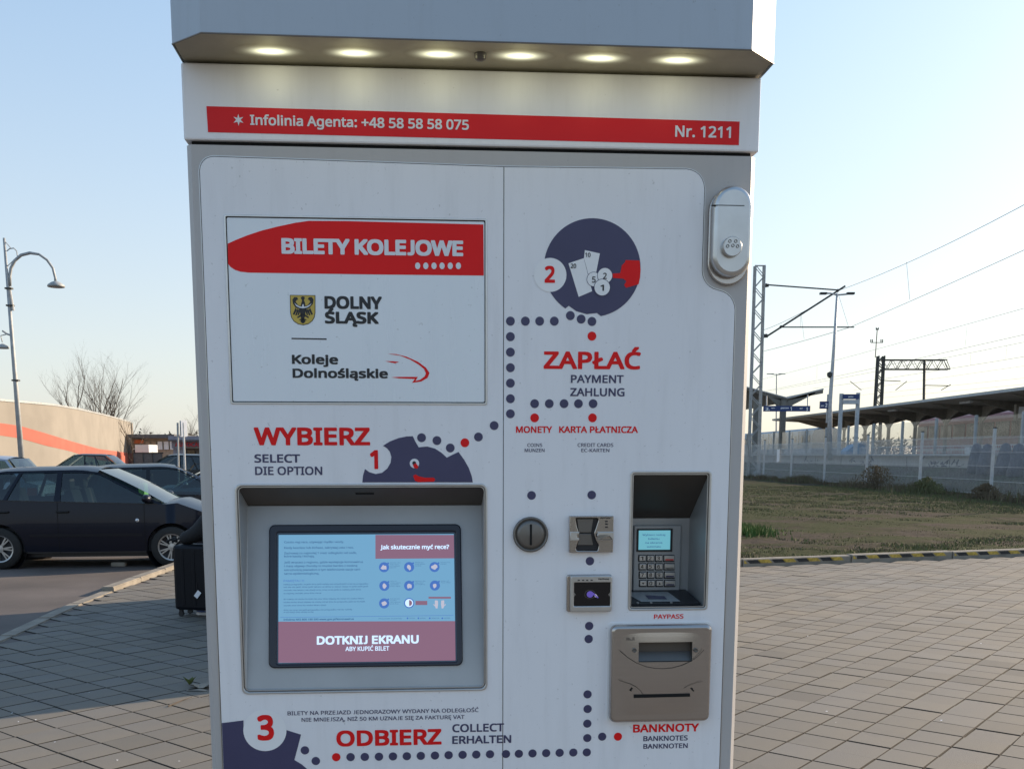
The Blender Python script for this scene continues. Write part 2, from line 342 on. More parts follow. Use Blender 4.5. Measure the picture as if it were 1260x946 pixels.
# field behind the right kerb: gently rising, bumpy
def hgt(x, y):
    t = max(0, min(1, (x - 1) / 16)); base = .075 + .11 * max(0, min(1, (y - 15) / 20))
    emb = max(0, min(1, (x - 17.3) / 4.2)) * .85
    return base + emb
def fnoise(x, y, s=1.0, k=0):
    return (math.sin(x * 1.3 * s + k) * math.cos(y * 1.7 * s - k * 2) + .6 * math.sin(x * 3.1 * s + 1.3 + y * .9 * s) + .4 * math.cos(y * 4.3 * s + x * 2.2 * s + k)) / 2
rows = []
ys = list(np.linspace(0, 12, 60)) + list(np.linspace(12.5, 60, 70)) + [75, 100, 140]
for d_ in ys:
    r_ = []
    for x in list(np.linspace(2, 22.0, 90)):
        y0 = kerb_y(x) + .06; y = y0 + d_
        r_.append((x, y, hgt(x, y) + .022 * fnoise(x, y, 1.4) * min(1, d_) + .012 * fnoise(x, y, 5)))
    rows.append(r_)
o = setting(MB().grid(rows).build('dirt_field', 'dirt', smooth=True))

def blades(name, n, region, hfun, dens, hr, mats, label, wd=.012, cat='grass', seed=3):
    rr = random.Random(seed); V = []; Fc = []; mi = []; k = 0; tries = 0
    while k < n and tries < n * 30:
        tries += 1
        x, y = region(rr)
        d = dens(x, y)
        if rr.random() > d: continue
        z = hfun(x, y) - .02; a = rr.uniform(0, 6.28); h = rr.uniform(*hr) * (.5 + d * .7); l = rr.uniform(-.6, .6) * h; wq = wd * rr.uniform(.6, 1.4)
        ca_, sa = math.cos(a) * wq, math.sin(a) * wq; b_ = rr.uniform(0, 6.28)
        V += [(x - ca_, y - sa, z), (x + ca_, y + sa, z), (x + math.cos(b_) * l, y + math.sin(b_) * l, z + h)]
        Fc.append((3 * k, 3 * k + 1, 3 * k + 2)); mi.append(rr.randrange(len(mats))); k += 1
    me = bpy.data.meshes.new(name); me.from_pydata(V, [], Fc)
    for m_ in mats: me.materials.append(M[m_])
    me.polygons.foreach_set('material_index', mi)
    o = link(name, me, None); return tag(o, label, cat, kind='stuff')
M['g1'] = mat('grass_green', (.095, .125, .03), .8, var=.3, scale=2); M['g2'] = mat('grass_dull', (.12, .125, .055), .8, var=.2, scale=2)
M['g3'] = mat('grass_dry', (.13, .10, .062), .85, var=.2, scale=2); M['g4'] = mat('grass_bright', (.055, .12, .02), .8, var=.2, scale=2)
def reg_field(r):
    y = 15 + (r.random() ** 1.4) * 32; x = r.uniform(max(2, y * .235), 17.2)
    return x, max(y, kerb_y(x) + .12)
def d_field(x, y):
    t = y - kerb_y(x); a = fnoise(x, y * 1.0, .55, 2) * .5 + .5 * fnoise(x, y, 1.7, 1)
    edge = math.exp(-((t - .9) / .9) ** 2) * .55; far = max(0, min(1, (x - 13) / 3)) * .9 + (.5 if 26 < y else 0)
    return max(0, min(1, .12 * (a > .0) + max(0, a) * .9 + edge * (fnoise(x, y, 2.2) > -.25) + far * .8 * (a > -.4)))
blades('field_grass', 120000, reg_field, hgt, d_field, (.025, .075), ['g1', 'g2', 'g2', 'g3'], 'short patchy green grass growing on the bare dirt behind the striped kerb')
blades('grass_tuft', 3600, lambda r: (4.9 + abs(r.gauss(0, .38)) - .2, 20.2 + r.gauss(0, .5)), hgt, lambda x, y: max(0, 1 - .45 * abs(x - 4.9)), (.08, .18), ['g4', 'g1', 'g4'], 'bright green tuft of longer grass beside the machine edge in the field', wd=.014, seed=8)
def d_f(x, y): return max(0, min(1, .35 + fnoise(x, y, .5, 4)))
blades('tall_dry_grass', 22000, lambda r: (17.2 + r.gauss(0, .5), r.uniform(28, 66)), hgt, d_f, (.10, .42), ['g3', 'g3', 'g2', 'g3'], 'tall dry straw coloured grass growing along the foot of the mesh fence', wd=.02, seed=5)
for k_, (bx, by, sz, lb) in enumerate([(16.4, 43, 1.0, 'brown dry bush in front of the fence below the tall lamp mast'), (16.2, 37.5, .6, 'low dark green bush at the fence foot beside a post'), (16.3, 33.2, .5, 'small green and brown bush at the fence foot near the right post')]):
    bb = MB(); rr = random.Random(k_ + 50)
    for q in range(1500):
        a = rr.uniform(0, 6.28); rd = abs(rr.gauss(0, .55)) * sz; h = rr.uniform(.1, 1.0) * sz * math.exp(-(rd / sz) ** 2)
        x, y = bx + math.cos(a) * rd * 1.0, by + math.sin(a) * rd * 1.6; z = hgt(x, y); s_ = .05
        bb.add([(x, y, z + h), (x + rr.uniform(-s_, s_) * 1.4, y + rr.uniform(-s_, s_), z + h + rr.uniform(-s_, s_)), (x + rr.uniform(-s_, s_), y, z + h + rr.uniform(.02, 2.2 * s_))], [(0, 1, 2)])
    root = empty('bush', (bx, by, hgt(bx, by))); tag(root, lb, 'bush')
    fo = bb.build('foliage', ['g3', 'g2', 'g3'][k_], None, fixn=False)
    for v in fo.data.vertices: v.co -= Vector(root.location)
    fo.parent = root
    st = MB()
    for q in range(14):
        a = rr.uniform(0, 6.28); st.tube([(0, 0, 0), (math.cos(a) * .3 * sz, math.sin(a) * .3 * sz, .8 * sz * rr.uniform(.6, 1))], [.012, .004], 4)
    st.build('stem', 'bark', root)
exec_parts = True

# ================================================================ TICKET MACHINE
YAW = rad(4.07)
mach = empty('ticket_machine', (0, 1.70, 0), YAW)
tag(mach, 'tall silver grey railway ticket vending machine with red banner, touchscreen and card slots', 'ticket machine')
MI = Matrix.Translation((0, 1.70, 0)) @ Matrix.Rotation(YAW, 4, 'Z'); MII = MI.inverted()
def lray(x, y):
    o_ = MII @ Vector(EYEP); d = MII.to_3x3() @ Vector(ray(x, y)); return o_, d
class PL:
    """a plane of the machine: o origin, a across, b up, n outward (machine coordinates)"""
    def __init__(s, o, a, b): s.o = Vector(o); s.a = Vector(a).normalized(); s.b = Vector(b).normalized(); s.n = s.a.cross(s.b)
    def px(s, x, y, h=0):
        o_, d = lray(x, y); q = s.o + s.n * h; t = (q - o_).dot(s.n) / d.dot(s.n); p = o_ + d * t - q; return (p.dot(s.a), p.dot(s.b))
    def to(s, a, b, h=0): return s.o + s.a * a + s.b * b + s.n * h
    def up(s, h): q = PL(s.o + s.n * h, s.a, s.b); return q
FACE = PL((0, 0, 0), (1, 0, 0), (0, 0, 1))            # n = (0,-1,0)
PANEL = FACE.up(.0022)
def rounded(pts, r, seg=6):
    n = len(pts); out = []; rs = r if isinstance(r, (list, tuple)) else [r] * n
    for i in range(n):
        p = Vector(pts[i]); a = Vector(pts[i - 1]) - p; b = Vector(pts[(i + 1) % n]) - p; q = rs[i]
        if q <= 0: out.append(tuple(p)); continue
        q = min(q, a.length * .49, b.length * .49); a.normalize(); b.normalize()
        ang = a.angle(b); cdir = (a + b).normalized(); c = p + cdir * (q / math.sin(ang / 2) * 1.0) * math.cos(0) if ang < 3.1 else p
        t = q / math.tan(ang / 2)
        s0, s1 = p + a * q, p + b * q
        for k in range(seg + 1):
            u = k / seg; out.append(tuple((1 - u) ** 2 * s0 + 2 * u * (1 - u) * (p * .82 + (s0 + s1) * .09) + u * u * s1))
    return out
def plate(name, P_, loops, h0, h1, m, parent, bevel=0, label=None, grow=0):
    """flat plate on plane P_ with holes, from height h0 to h1, real thickness"""
    cu = bpy.data.curves.new('tmp', 'CURVE'); cu.dimensions = '2D'; cu.fill_mode = 'BOTH'
    th = (h1 - h0) / 2; cu.extrude = max(0, th - bevel); cu.bevel_depth = bevel; cu.bevel_resolution = 2
    if bevel: cu.offset = -bevel
    if grow: cu.offset = grow
    for lp in loops:
        sp = cu.splines.new('POLY'); sp.points.add(len(lp) - 1)
        for i, p in enumerate(lp): sp.points[i].co = (p[0], p[1], 0, 1)
        sp.use_cyclic_u = True
    ob = bpy.data.objects.new('tmp', cu); C.objects.link(ob); dg = bpy.context.evaluated_depsgraph_get()
    me = bpy.data.meshes.new_from_object(ob.evaluated_get(dg)); bpy.data.objects.remove(ob); bpy.data.curves.remove(cu)
    hm = (h0 + h1) / 2
    for v in me.vertices: v.co = P_.to(v.co.x, v.co.y, v.co.z + hm)
    me.materials.clear(); me.name = name
    return link(name, me, m, parent, label)
def flat(name, P_, pts, h, m, parent, label=None):
    k = len(pts); me = bpy.data.meshes.new(name); 
    tri = tessellate_polygon([[Vector((p[0], p[1], 0)) for p in pts]])
    ar = lambda t: (pts[t[1]][0] - pts[t[0]][0]) * (pts[t[2]][1] - pts[t[0]][1]) - (pts[t[1]][1] - pts[t[0]][1]) * (pts[t[2]][0] - pts[t[0]][0])
    me.from_pydata([tuple(P_.to(p[0], p[1], h)) for p in pts], [], [tuple(t) if ar(t) > 0 else tuple(reversed(t)) for t in tri]); return link(name, me, m, parent, label)
def disc(name, P_, c, r, h, m, parent, n=28, label=None, ry=None):
    return flat(name, P_, [(c[0] + r * math.cos(2 * math.pi * i / n), c[1] + (ry or r) * math.sin(2 * math.pi * i / n)) for i in range(n)], h, m, parent, label)
def text(body, P_, xl, xr, yt, yb, m, parent, h=.0004, bold=.02, name='lettering', sp=1.0, cap='H', ymid=None):
    """lettering whose capitals fill yt..yb at its left end and whose width fills xl..xr"""
    def make(tb):
        cu = bpy.data.curves.new('tmp', 'FONT'); cu.body = tb; cu.space_character = sp; cu.resolution_u = 2
        if FONT: cu.font = FONT
        ob = bpy.data.objects.new('tmp', cu); C.objects.link(ob); dg = bpy.context.evaluated_depsgraph_get()
        me = bpy.data.meshes.new_from_object(ob.evaluated_get(dg)); bpy.data.objects.remove(ob); bpy.data.curves.remove(cu); return me
    if not CAPH:
        t_ = make('H'); ysv = [v.co.y for v in t_.vertices]; CAPH['H'] = (min(ysv), max(ysv)); bpy.data.meshes.remove(t_)
    c0, c1 = CAPH['H'][0] - bold, CAPH['H'][1] + bold
    me = make(body); base = [(v.co.x, v.co.y) for v in me.vertices]; polys = [tuple(p.vertices) for p in me.polygons]; bpy.data.meshes.remove(me)
    x0, x1 = min(p[0] for p in base) - bold, max(p[0] for p in base) + bold
    a0, b1 = P_.px(xl, yt, h); _, b0 = P_.px(xl, yb, h); a1, _ = P_.px(xr, (yt + yb) / 2 if ymid is None else ymid, h)
    if body.isupper() and 'J' in body:
        par = list(range(len(base)))
        def fd(i):
            while par[i] != i: par[i] = par[par[i]]; i = par[i]
            return i
        for p in polys:
            for q_ in p[1:]: par[fd(q_)] = fd(p[0])
        isl = {}
        for i in range(len(base)): isl.setdefault(fd(i), []).append(i)
        Hc = CAPH['H'][1]
        for g_ in isl.values():
            y0_ = min(base[i][1] for i in g_); y1_ = max(base[i][1] for i in g_); w__ = max(base[i][0] for i in g_) - min(base[i][0] for i in g_)
            if y0_ < -.1 and y1_ > Hc * .9 and w__ < .30:
                xr0 = max(base[i][0] for i in g_); gs_ = set(g_)
                base = [((x + .13, y) if (i not in gs_ and x > xr0 - .01) else (x, y)) for i, (x, y) in enumerate(base)]
                for i in g_: base[i] = (xr0 + (base[i][0] - xr0) * .9 + .13, (base[i][1] - y0_) * (y1_ / (y1_ - y0_)))
    sx = (a1 - a0) / (x1 - x0); sy = (b1 - b0) / (c1 - c0)
    nsh = 0 if bold <= 0 else (10 if (yb - yt) > 6 else 6)
    sh_ = [(0, 0)] + [(bold * (math.copysign(min(1, abs(math.cos(q)) * 1.25), math.cos(q))), bold * math.copysign(min(1, abs(math.sin(q)) * 1.25), math.sin(q))) for q in [2 * math.pi * (i + .5) / nsh for i in range(nsh)]]
    if bold > .04: sh_ += [(p[0] * .5, p[1] * .5) for p in sh_[1:]]
    V = []; Fs = []
    for li, (dx, dy) in enumerate(sh_):
        k = len(V); V += [tuple(P_.to(a0 + (x + dx - x0) * sx, b0 + (y + dy - c0) * sy, h + li * .000016)) for x, y in base]; Fs += [tuple(i + k for i in p) for p in polys]
    me = bpy.data.meshes.new(name); me.from_pydata(V, [], Fs); return link(name, me, m, parent)
try:
    import os
    FONT = bpy.data.fonts.load(os.path.join(bpy.utils.system_resource('DATAFILES', path='fonts'), 'NotoSansHebrew-Regular.woff2'))
except Exception:
    FONT = None
CAPH = {}
def rect(P_, x0, y0, x1, y1, h=0, r=0):
    a, b = P_.px(x0, y0, h), P_.px(x1, y1, h); return rounded([(a[0], b[1]), (b[0], b[1]), (b[0], a[1]), (a[0], a[1])], r) if r else [(a[0], b[1]), (b[0], b[1]), (b[0], a[1]), (a[0], a[1])]
def rc(u0, v0, u1, v1, r=0): 
    p = [(u0, v0), (u1, v0), (u1, v1), (u0, v1)]; return rounded(p, r) if r else p
FP = lambda x, y: FACE.px(x, y)

# holes of the front (real openings)
H_SCR = rc(-.4175, 1.2225, -.0065, 1.570, .010)
H_KEY = rc(.2425, 1.3585, .3755, 1.5900, .005)
DEPTH = .52
# cabinet: front frame sheet with openings, sides, back, top
cab = plate('cabinet', FACE, [rc(-.4775 + .0075, .11, .4375 - .0075, 2.1025), H_SCR, H_KEY], -.004, 0, 'frame', mach)
sh = MB()
def lshape(u0, u1, ch):        # outline of the cabinet seen from above, chamfered front corners
    return [(u0 + ch, 0), (u0, ch), (u0, DEPTH), (u1, DEPTH), (u1, ch), (u1 - ch, 0)]
def prism(m, pl, z0, z1, front=False):
    k = len(m.v); n = len(pl); m.v += [(x, y, z0) for x, y in pl] + [(x, y, z1) for x, y in pl]
    for i in range(n - (0 if front else 1)): m.f.append((k + i, k + (i + 1) % n, k + n + (i + 1) % n, k + n + i))
    m.f.append(tuple(k + i for i in reversed(range(n)))); m.f.append(tuple(k + n + i for i in range(n)))
    return m
prism(sh, lshape(-.4775, .4375, .0075), .11, 2.1025)
sh.build('cabinet_shell', 'frame', mach)
prism(MB(), [(-.45, .03), (-.45, DEPTH - .02), (.41, DEPTH - .02), (.41, .03)], 0, .11, True).build('plinth', 'recess_dk', mach)
prism(MB(), [(-.47, .008), (-.47, DEPTH - .01), (.43, DEPTH - .01), (.43, .008)], 2.10, 2.112, True).build('joint_gap', 'gap', mach)
# header and canopy
V_H0, V_H1 = 2.1095, 2.2235
head = prism(MB(), [(-.4805, 0), (-.4805, DEPTH), (.4415, DEPTH), (.4415, 0)], V_H0, V_H1, True).build('header', 'panel', mach, bevel=.003)
cpl = [(-.4810, DEPTH + .01), (-.4785, -.062), (-.4275, -.1065), (.3910, -.1020), (.4425, -.052), (.4435, DEPTH + .01)]
canopy = MB(); k = 0; V_C0, V_C1 = V_H1 + .0015, 2.52
canopy.v = [(x, y, V_C0 + .0) for x, y in cpl] + [(x, y, V_C1) for x, y in cpl]
canopy.f = [(i, (i + 1) % 6, 6 + (i + 1) % 6, 6 + i) for i in range(6)] + [(6, 7, 8, 9, 10, 11)]
canopy = canopy.build('canopy', 'canopy', mach)
inn = [(x * .996, y * .985 + (0 if y > 0 else .0015)) for x, y in cpl]
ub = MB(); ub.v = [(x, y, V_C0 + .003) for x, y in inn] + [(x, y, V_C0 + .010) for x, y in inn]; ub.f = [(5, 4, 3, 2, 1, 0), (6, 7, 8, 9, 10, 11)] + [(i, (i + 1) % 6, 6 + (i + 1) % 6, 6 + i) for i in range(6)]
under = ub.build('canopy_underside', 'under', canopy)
lip = MB()
lip.tube([(x, y, V_C0 + .001) for x, y in cpl[1:5]], .0012, 6); lip.build('canopy_lip', 'steel_dk', canopy)
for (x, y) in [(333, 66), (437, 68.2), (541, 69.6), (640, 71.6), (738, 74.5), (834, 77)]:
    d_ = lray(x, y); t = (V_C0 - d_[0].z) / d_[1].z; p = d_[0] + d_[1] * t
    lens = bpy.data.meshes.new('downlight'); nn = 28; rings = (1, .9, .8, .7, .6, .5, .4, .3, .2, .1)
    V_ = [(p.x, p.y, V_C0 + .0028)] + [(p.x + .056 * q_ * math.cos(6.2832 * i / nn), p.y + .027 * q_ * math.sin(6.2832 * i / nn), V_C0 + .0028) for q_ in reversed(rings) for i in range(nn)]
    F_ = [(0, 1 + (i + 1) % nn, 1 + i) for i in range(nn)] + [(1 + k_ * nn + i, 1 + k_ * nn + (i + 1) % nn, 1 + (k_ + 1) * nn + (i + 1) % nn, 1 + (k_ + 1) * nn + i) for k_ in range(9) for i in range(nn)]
    lens.from_pydata(V_, [], F_); ca = lens.color_attributes.new('glow_fade', 'FLOAT_COLOR', 'POINT')
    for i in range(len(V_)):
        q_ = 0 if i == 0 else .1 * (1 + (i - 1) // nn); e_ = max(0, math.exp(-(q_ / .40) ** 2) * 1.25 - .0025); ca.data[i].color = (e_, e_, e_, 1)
    link('downlight', lens, 'lens', canopy)  # disc bears the glow painted round the lamp, fading out at its rim
    l = bpy.data.lights.new('downlight_lamp', 'POINT'); l.energy = .013; l.color = (1, 1, .60); l.shadow_soft_size = .012
    lo = bpy.data.objects.new('downlight_lamp', l); C.objects.link(lo); lo.parent = mach; lo.location = (p.x, p.y - .012, V_C0 - .025)
d_ = lray(591, 69); t = (V_C0 - d_[0].z) / d_[1].z; p = d_[0] + d_[1] * t
MB().lathe([(.0001, -.008), (.005, -.0075), (.0085, -.005), (.0095, .003)], (p.x, p.y, V_C0), 'Z', 20).build('sensor_dome', 'steel_dk', canopy, smooth=True)
disc('rivet', PL((0, -.1085, 0), (1, .0055, 0), (0, 0, 1)), (-.4480, 2.2700), .0015, .0205, 'clip', canopy)
# red strip
strip = flat('info_strip', FACE, [FP(254, 131), FP(910, 150), FP(909, 179), FP(256, 163)], .0005, 'red2', head)
HP = FACE
text('Infolinia Agenta: +48 58 58 58 075', HP, 307.5, 577, 141.5, 154, 'white', head, .0009, .022, ymid=152)
text('Nr. 1211', HP, 831, 899.5, 154.6, 168.6, 'white', head, .0009, .02)
c = FP(293.5, 148); flat('star', FACE, [(c[0] + (.0088 if i % 2 else .0034) * math.cos(i * math.pi / 6 + .52 * 0 + math.pi / 2 + math.pi / 6), c[1] + (.0088 if i % 2 else .0034) * math.sin(i * math.pi / 6 + math.pi / 2 + math.pi / 6)) for i in range(12)], .0009, 'white', head)

# front panels
U_SEAM = .0235; BV = .35
panelL = plate('left_door_panel', FACE, [rounded([(-.4570, BV), (U_SEAM - .0007, BV), (U_SEAM - .0007, 2.0775), (-.4570, 2.0845)], [0, 0, 0, .022]), rc(-.4175, 1.2225, -.0065, 1.5700, .010), rc(-.4215, 1.7035, -.0045, 1.9965, .002)], 0, .0022, 'panel', mach, bevel=.0005)
for g_, h_, m_ in ((.0026, .0006, 'steel_lt'), (.0013, .0012, 'recess_dk')):
    plate('door_rim', FACE, [rounded([(-.4570, BV), (U_SEAM - .0007, BV), (U_SEAM - .0007, 2.0775), (-.4570, 2.0845)], [0, 0, 0, .022]), rc(-.4175, 1.2225, -.0065, 1.5700, .010), rc(-.4215, 1.7035, -.0045, 1.9965, .002)], 0, h_, m_, mach, grow=g_)
    plate('door_rim', FACE, [rounded([(U_SEAM + .0007, BV), (.4095, BV), (.4095, 1.8870), (.3520, 1.8930), (.3520, FP(850, 209)[1]), (U_SEAM + .0007, 2.0775)], [0, 0, .035, .035, .03, 0]), H_KEY], 0, h_ - .0001, m_, mach, grow=g_)
vt = FP(850, 209)[1]
panelR = plate('right_door_panel', FACE, [rounded([(U_SEAM + .0007, BV), (.4095, BV), (.4095, 1.8870), (.3520, 1.8930), (.3520, vt), (U_SEAM + .0007, 2.0775)], [0, 0, .035, .035, .03, 0]), H_KEY], 0, .0022, 'panel', mach, bevel=.0005)
# sign
sign = plate('sign_panel', FACE, [rc(-.4185, 1.7065, -.0075, 1.9935, .003)], -.001, .0025, 'sign', mach, bevel=.0006)
plate('sign_frame', FACE, [rc(-.4225, 1.7025, -.0035, 1.9975, .003), rc(-.4195, 1.7055, -.0065, 1.9945, .002)], 0, .0038, 'steel_lt', mach, bevel=.0006)
plate('sign_groove', FACE, [rc(-.4202, 1.7048, -.0058, 1.9952, .002), rc(-.4182, 1.7068, -.0078, 1.9932, .002)], 0, .0030, 'gap', mach)
SG = FACE.up(.0025)
def zp(P_, sc, ox, oy, pts, h=0): return [P_.px(ox + x / sc, oy + y / sc, h) for x, y in pts]
ban = [(73, 180), (110, 163), (160, 143), (220, 123), (290, 105), (370, 88), (432, 79), (600, 80), (1205, 95), (1207, 321), (700, 316), (165, 308), (130, 304), (105, 296), (85, 283), (74, 268)]
flat('red_banner', SG, zp(SG, 3.6, 260, 250, ban), .0003, 'red', sign)
text('BILETY KOLEJOWE', SG, 346, 565.6, 293, 312.3, 'white', sign, .0008, .040, sp=.97)
for x in (513.9, 523.9, 534, 543.9, 554, 564): disc('banner_dot', SG, SG.px(x, 327.3), .0042, .0008, 'white', sign, 18, ry=.0052)
text('DOLNY', SG, 399, 470, 364.3, 379.9, 'black', sign, .0004, .04); text('ŚLĄSK', SG, 399.5, 466, 383.4, 398, 'black', sign, .0004, .04)
flat('divider_line', SG, zp(SG, 6.3, 340, 350, [(118, 414), (390, 419), (390, 429), (118, 424)]), .0004, 'black', sign)
text('Koleje', SG, 359, 416, 436.5, 447.8, 'black', sign, .0004, .032); text('Dolnośląskie', SG, 359.8, 477.3, 453.4, 464.8, 'black', sign, .0004, .032)
for pts in ([(862, 537), (930, 540), (1010, 560), (1100, 600), (1160, 645), (1187, 685), (1172, 724), (1122, 752), (1052, 762), (1060, 753), (1115, 738), (1150, 712), (1160, 690), (1145, 655), (1105, 622), (1040, 583), (960, 551)],
            [(888, 719), (950, 716), (1096, 716), (1076, 752), (1052, 762), (1074, 732), (950, 727)], [(842, 594), (900, 595), (952, 600), (920, 611)]):
    flat('swoosh', SG, zp(SG, 6.3, 340, 350, pts), .0004 + .0001 * len(pts) / 20, 'red', sign)
# coat of arms
shd = flat('coat_of_arms', SG, zp(SG, 6.3, 340, 350, [(105, 82), (303, 84), (303, 220), (297, 255), (280, 285), (250, 307), (210, 317), (170, 309), (135, 287), (115, 255), (108, 220)]), .0004, 'black', sign)
flat('shield_field', SG, zp(SG, 6.3, 340, 350, [(110, 87), (298, 89), (298, 220), (292, 253), (276, 281), (248, 302), (210, 311), (172, 304), (139, 283), (120, 253), (113, 220)]), .0007, 'yellow', sign)
def zc(x, y): return SG.px(340 + x / 6.3, 350 + y / 6.3)
eg = [[(190, 105), (200, 93), (218, 95), (222, 108), (214, 122), (222, 140), (230, 190), (222, 250), (205, 300), (188, 250), (182, 190), (192, 150), (200, 125)],
      [(186, 195), (150, 180), (130, 150), (125, 118), (140, 98), (162, 100), (170, 118), (158, 122), (150, 135), (170, 160), (192, 170)],
      [(226, 195), (260, 180), (285, 150), (290, 118), (275, 98), (252, 100), (244, 118), (256, 122), (264, 135), (244, 160), (222, 170)],
      [(150, 180), (128, 232), (140, 236), (160, 200)], [(165, 188), (146, 240), (158, 240), (176, 200)], [(178, 190), (164, 240), (176, 238), (188, 200)],
      [(262, 180), (284, 232), (272, 236), (252, 200)], [(248, 188), (266, 240), (254, 240), (236, 200)], [(235, 190), (248, 240), (236, 238), (224, 200)],
      [(200, 225), (160, 255), (168, 262), (205, 240)], [(212, 225), (256, 255), (248, 262), (208, 240)], [(185, 288), (205, 262), (228, 288), (207, 305)], [(175, 275), (205, 258), (238, 275), (207, 285)]]
for q in eg: flat('eagle', SG, zp(SG, 6.3, 340, 350, q), .0009, 'black', shd)
flat('crescent', SG, zp(SG, 6.3, 340, 350, [(140, 143), (155, 168), (180, 182), (208, 186), (240, 180), (262, 166), (274, 145), (260, 158), (235, 171), (215, 174), (213, 160), (208, 152), (202, 160), (200, 174), (180, 171), (158, 158)]), .0012, 'white', shd)

# printing on the door panels
PN = PANEL
def dot(x, y, red=False):
    par = panelL if x < 620 else panelR
    disc('printed_dot', PN, PN.px(x, y), .0073, .0005, 'red' if red else 'purple', par, 24)
for x, y in [(518.7, 538.4), (537.6, 541.9), (554, 551), (588.7, 537.5), (608, 523.5), (628, 395.2), (628, 414.3), (628, 433.3), (628, 452.4), (628, 471.4), (628, 490.5), (628, 509), (646.4, 395.2), (664, 395.2), (682, 395.2), (701.7, 388.4), (715, 392.7), (728.3, 395.6),
             (657.8, 496.6), (675.8, 496.6), (694, 496.6), (711.7, 496.6), (729.7, 496.6), (654, 609.3), (728, 608.8), (725.8, 690), (724.9, 769.7), (724.3, 785.7), (722.9, 853.7), (723, 871.7), (722.6, 889.7), (722.6, 907.4), (722, 925), (740.9, 905.7),
             (705.4, 925.2), (688.6, 925.5), (672, 925.9), (655.2, 926.3), (638.4, 926.7), (622.5, 927), (602.9, 927.3), (586, 927.7), (569.2, 928), (552, 928.4), (535.2, 928.9), (517.8, 929.3), (500.6, 929.7), (483.5, 930), (466.3, 930.3), (448.9, 930.6), (431.4, 930.8), (375.2, 922.5), (388.6, 935.6)]: dot(x, y)
for x, y in [(572, 544.6), (728.3, 413.6), (657.8, 514), (729, 514), (760.3, 905.7), (413.7, 930.9)]: dot(x, y, True)
T = lambda b, x0, x1, y0, y1, m, par, **k: text(b, PN, x0, x1, y0, y1, m, par, **k)
T('WYBIERZ', 312, 455.3, 525.7, 547.7, 'red', panelL, bold=.03); T('SELECT', 312.8, 369.2, 558.8, 569.0, 'purple', panelL, bold=.025); T('DIE OPTION', 313.7, 396.5, 574.0, 584.3, 'purple', panelL, bold=.02)
T('ZAPŁAĆ', 669, 788.6, 432.3, 453.8, 'red', panelR, bold=.028); T('PAYMENT', 702.5, 767.3, 461.2, 471.0, 'purple', panelR, bold=.022); T('ZAHLUNG', 701.7, 768.5, 477.3, 487.3, 'purple', panelR, bold=.022)
T('MONETY', 634.9, 679.3, 524.3, 532.4, 'red', panelR, bold=.025); T('KARTA PŁATNICZA', 688, 785, 524.3, 532.4, 'red', panelR, bold=.025)
T('COINS', 648.8, 667.2, 545.4, 549.6, 'purple', panelR, bold=.01); T('MUNZEN', 645.6, 670, 551.8, 556, 'purple', panelR, bold=.01)
T('CREDIT CARDS', 710.7, 754.7, 545.2, 549.6, 'purple', panelR, bold=.01); T('EC-KARTEN', 715.3, 749.8, 551.8, 556, 'purple', panelR, bold=.01)
T('PAYPASS', 804.7, 841, 755.6, 761.1, 'red', panelR, bold=.02); T('BANKNOTY', 779, 860, 891, 900.8, 'red', panelR, bold=.028)
T('BANKNOTES', 791.7, 846.2, 905.2, 911.4, 'purple', panelR, bold=.02); T('BANKNOTEN', 791.7, 846.2, 914.9, 920.8, 'purple', panelR, bold=.02)
T('BILETY NA PRZEJAZD JEDNORAZOWY WYDANY NA ODLEGŁOŚĆ', 353.7, 586.3, 874.8, 879.6, 'purple', panelL, bold=.012); T('NIE MNIEJSZĄ, NIŻ 50 KM UZNAJE SIĘ ZA FAKTURĘ VAT', 371, 569, 882.8, 887.5, 'purple', panelL, bold=.012)
T('ODBIERZ', 413.6, 543.3, 898.6, 918, 'red', panelL, bold=.03, ymid=906); T('COLLECT', 556.5, 620.2, 890.6, 900.4, 'purple', panelL, bold=.022); T('ERHALTEN', 556.5, 629, 905.2, 914.8, 'purple', panelL, bold=.022, h=.0007)
# step 1 medallion (cut off by the screen opening)
Z7 = lambda pts: zp(PN, 6.3, 440, 520, pts)
flat('medallion', PN, Z7([(37, 462), (42, 410), (57, 358), (90, 382), (140, 397), (190, 387), (230, 355), (256, 310), (262, 265), (250, 225), (228, 198), (197, 178), (250, 145), (320, 118), (380, 106), (428, 104), (450, 150), (474, 190), (540, 184), (600, 200), (650, 232), (692, 270), (735, 248), (782, 226), (825, 285), (862, 350), (885, 415), (893, 462)]), .0004, 'purple', panelL)
disc('eye_ring', PN, PN.px(440 + 441 / 6.3, 520 + 315 / 6.3), .0078, .0007, 'white', panelL); disc('eye_hole', PN, PN.px(440 + 439 / 6.3, 520 + 313 / 6.3), .0032, .001, 'black', panelL, 18)
flat('eye_mark', PN, Z7([(428, 328), (452, 312), (472, 340), (462, 356), (440, 350)]), .0013, 'red', panelL)
flat('red_mark', PN, Z7([(430, 410), (450, 400), (475, 415), (520, 425), (590, 425), (603, 440), (590, 456), (470, 460), (445, 448)]), .0007, 'red', panelL)
T('1', 455, 465.2, 553.6, 577, 'red', panelL, bold=.03)
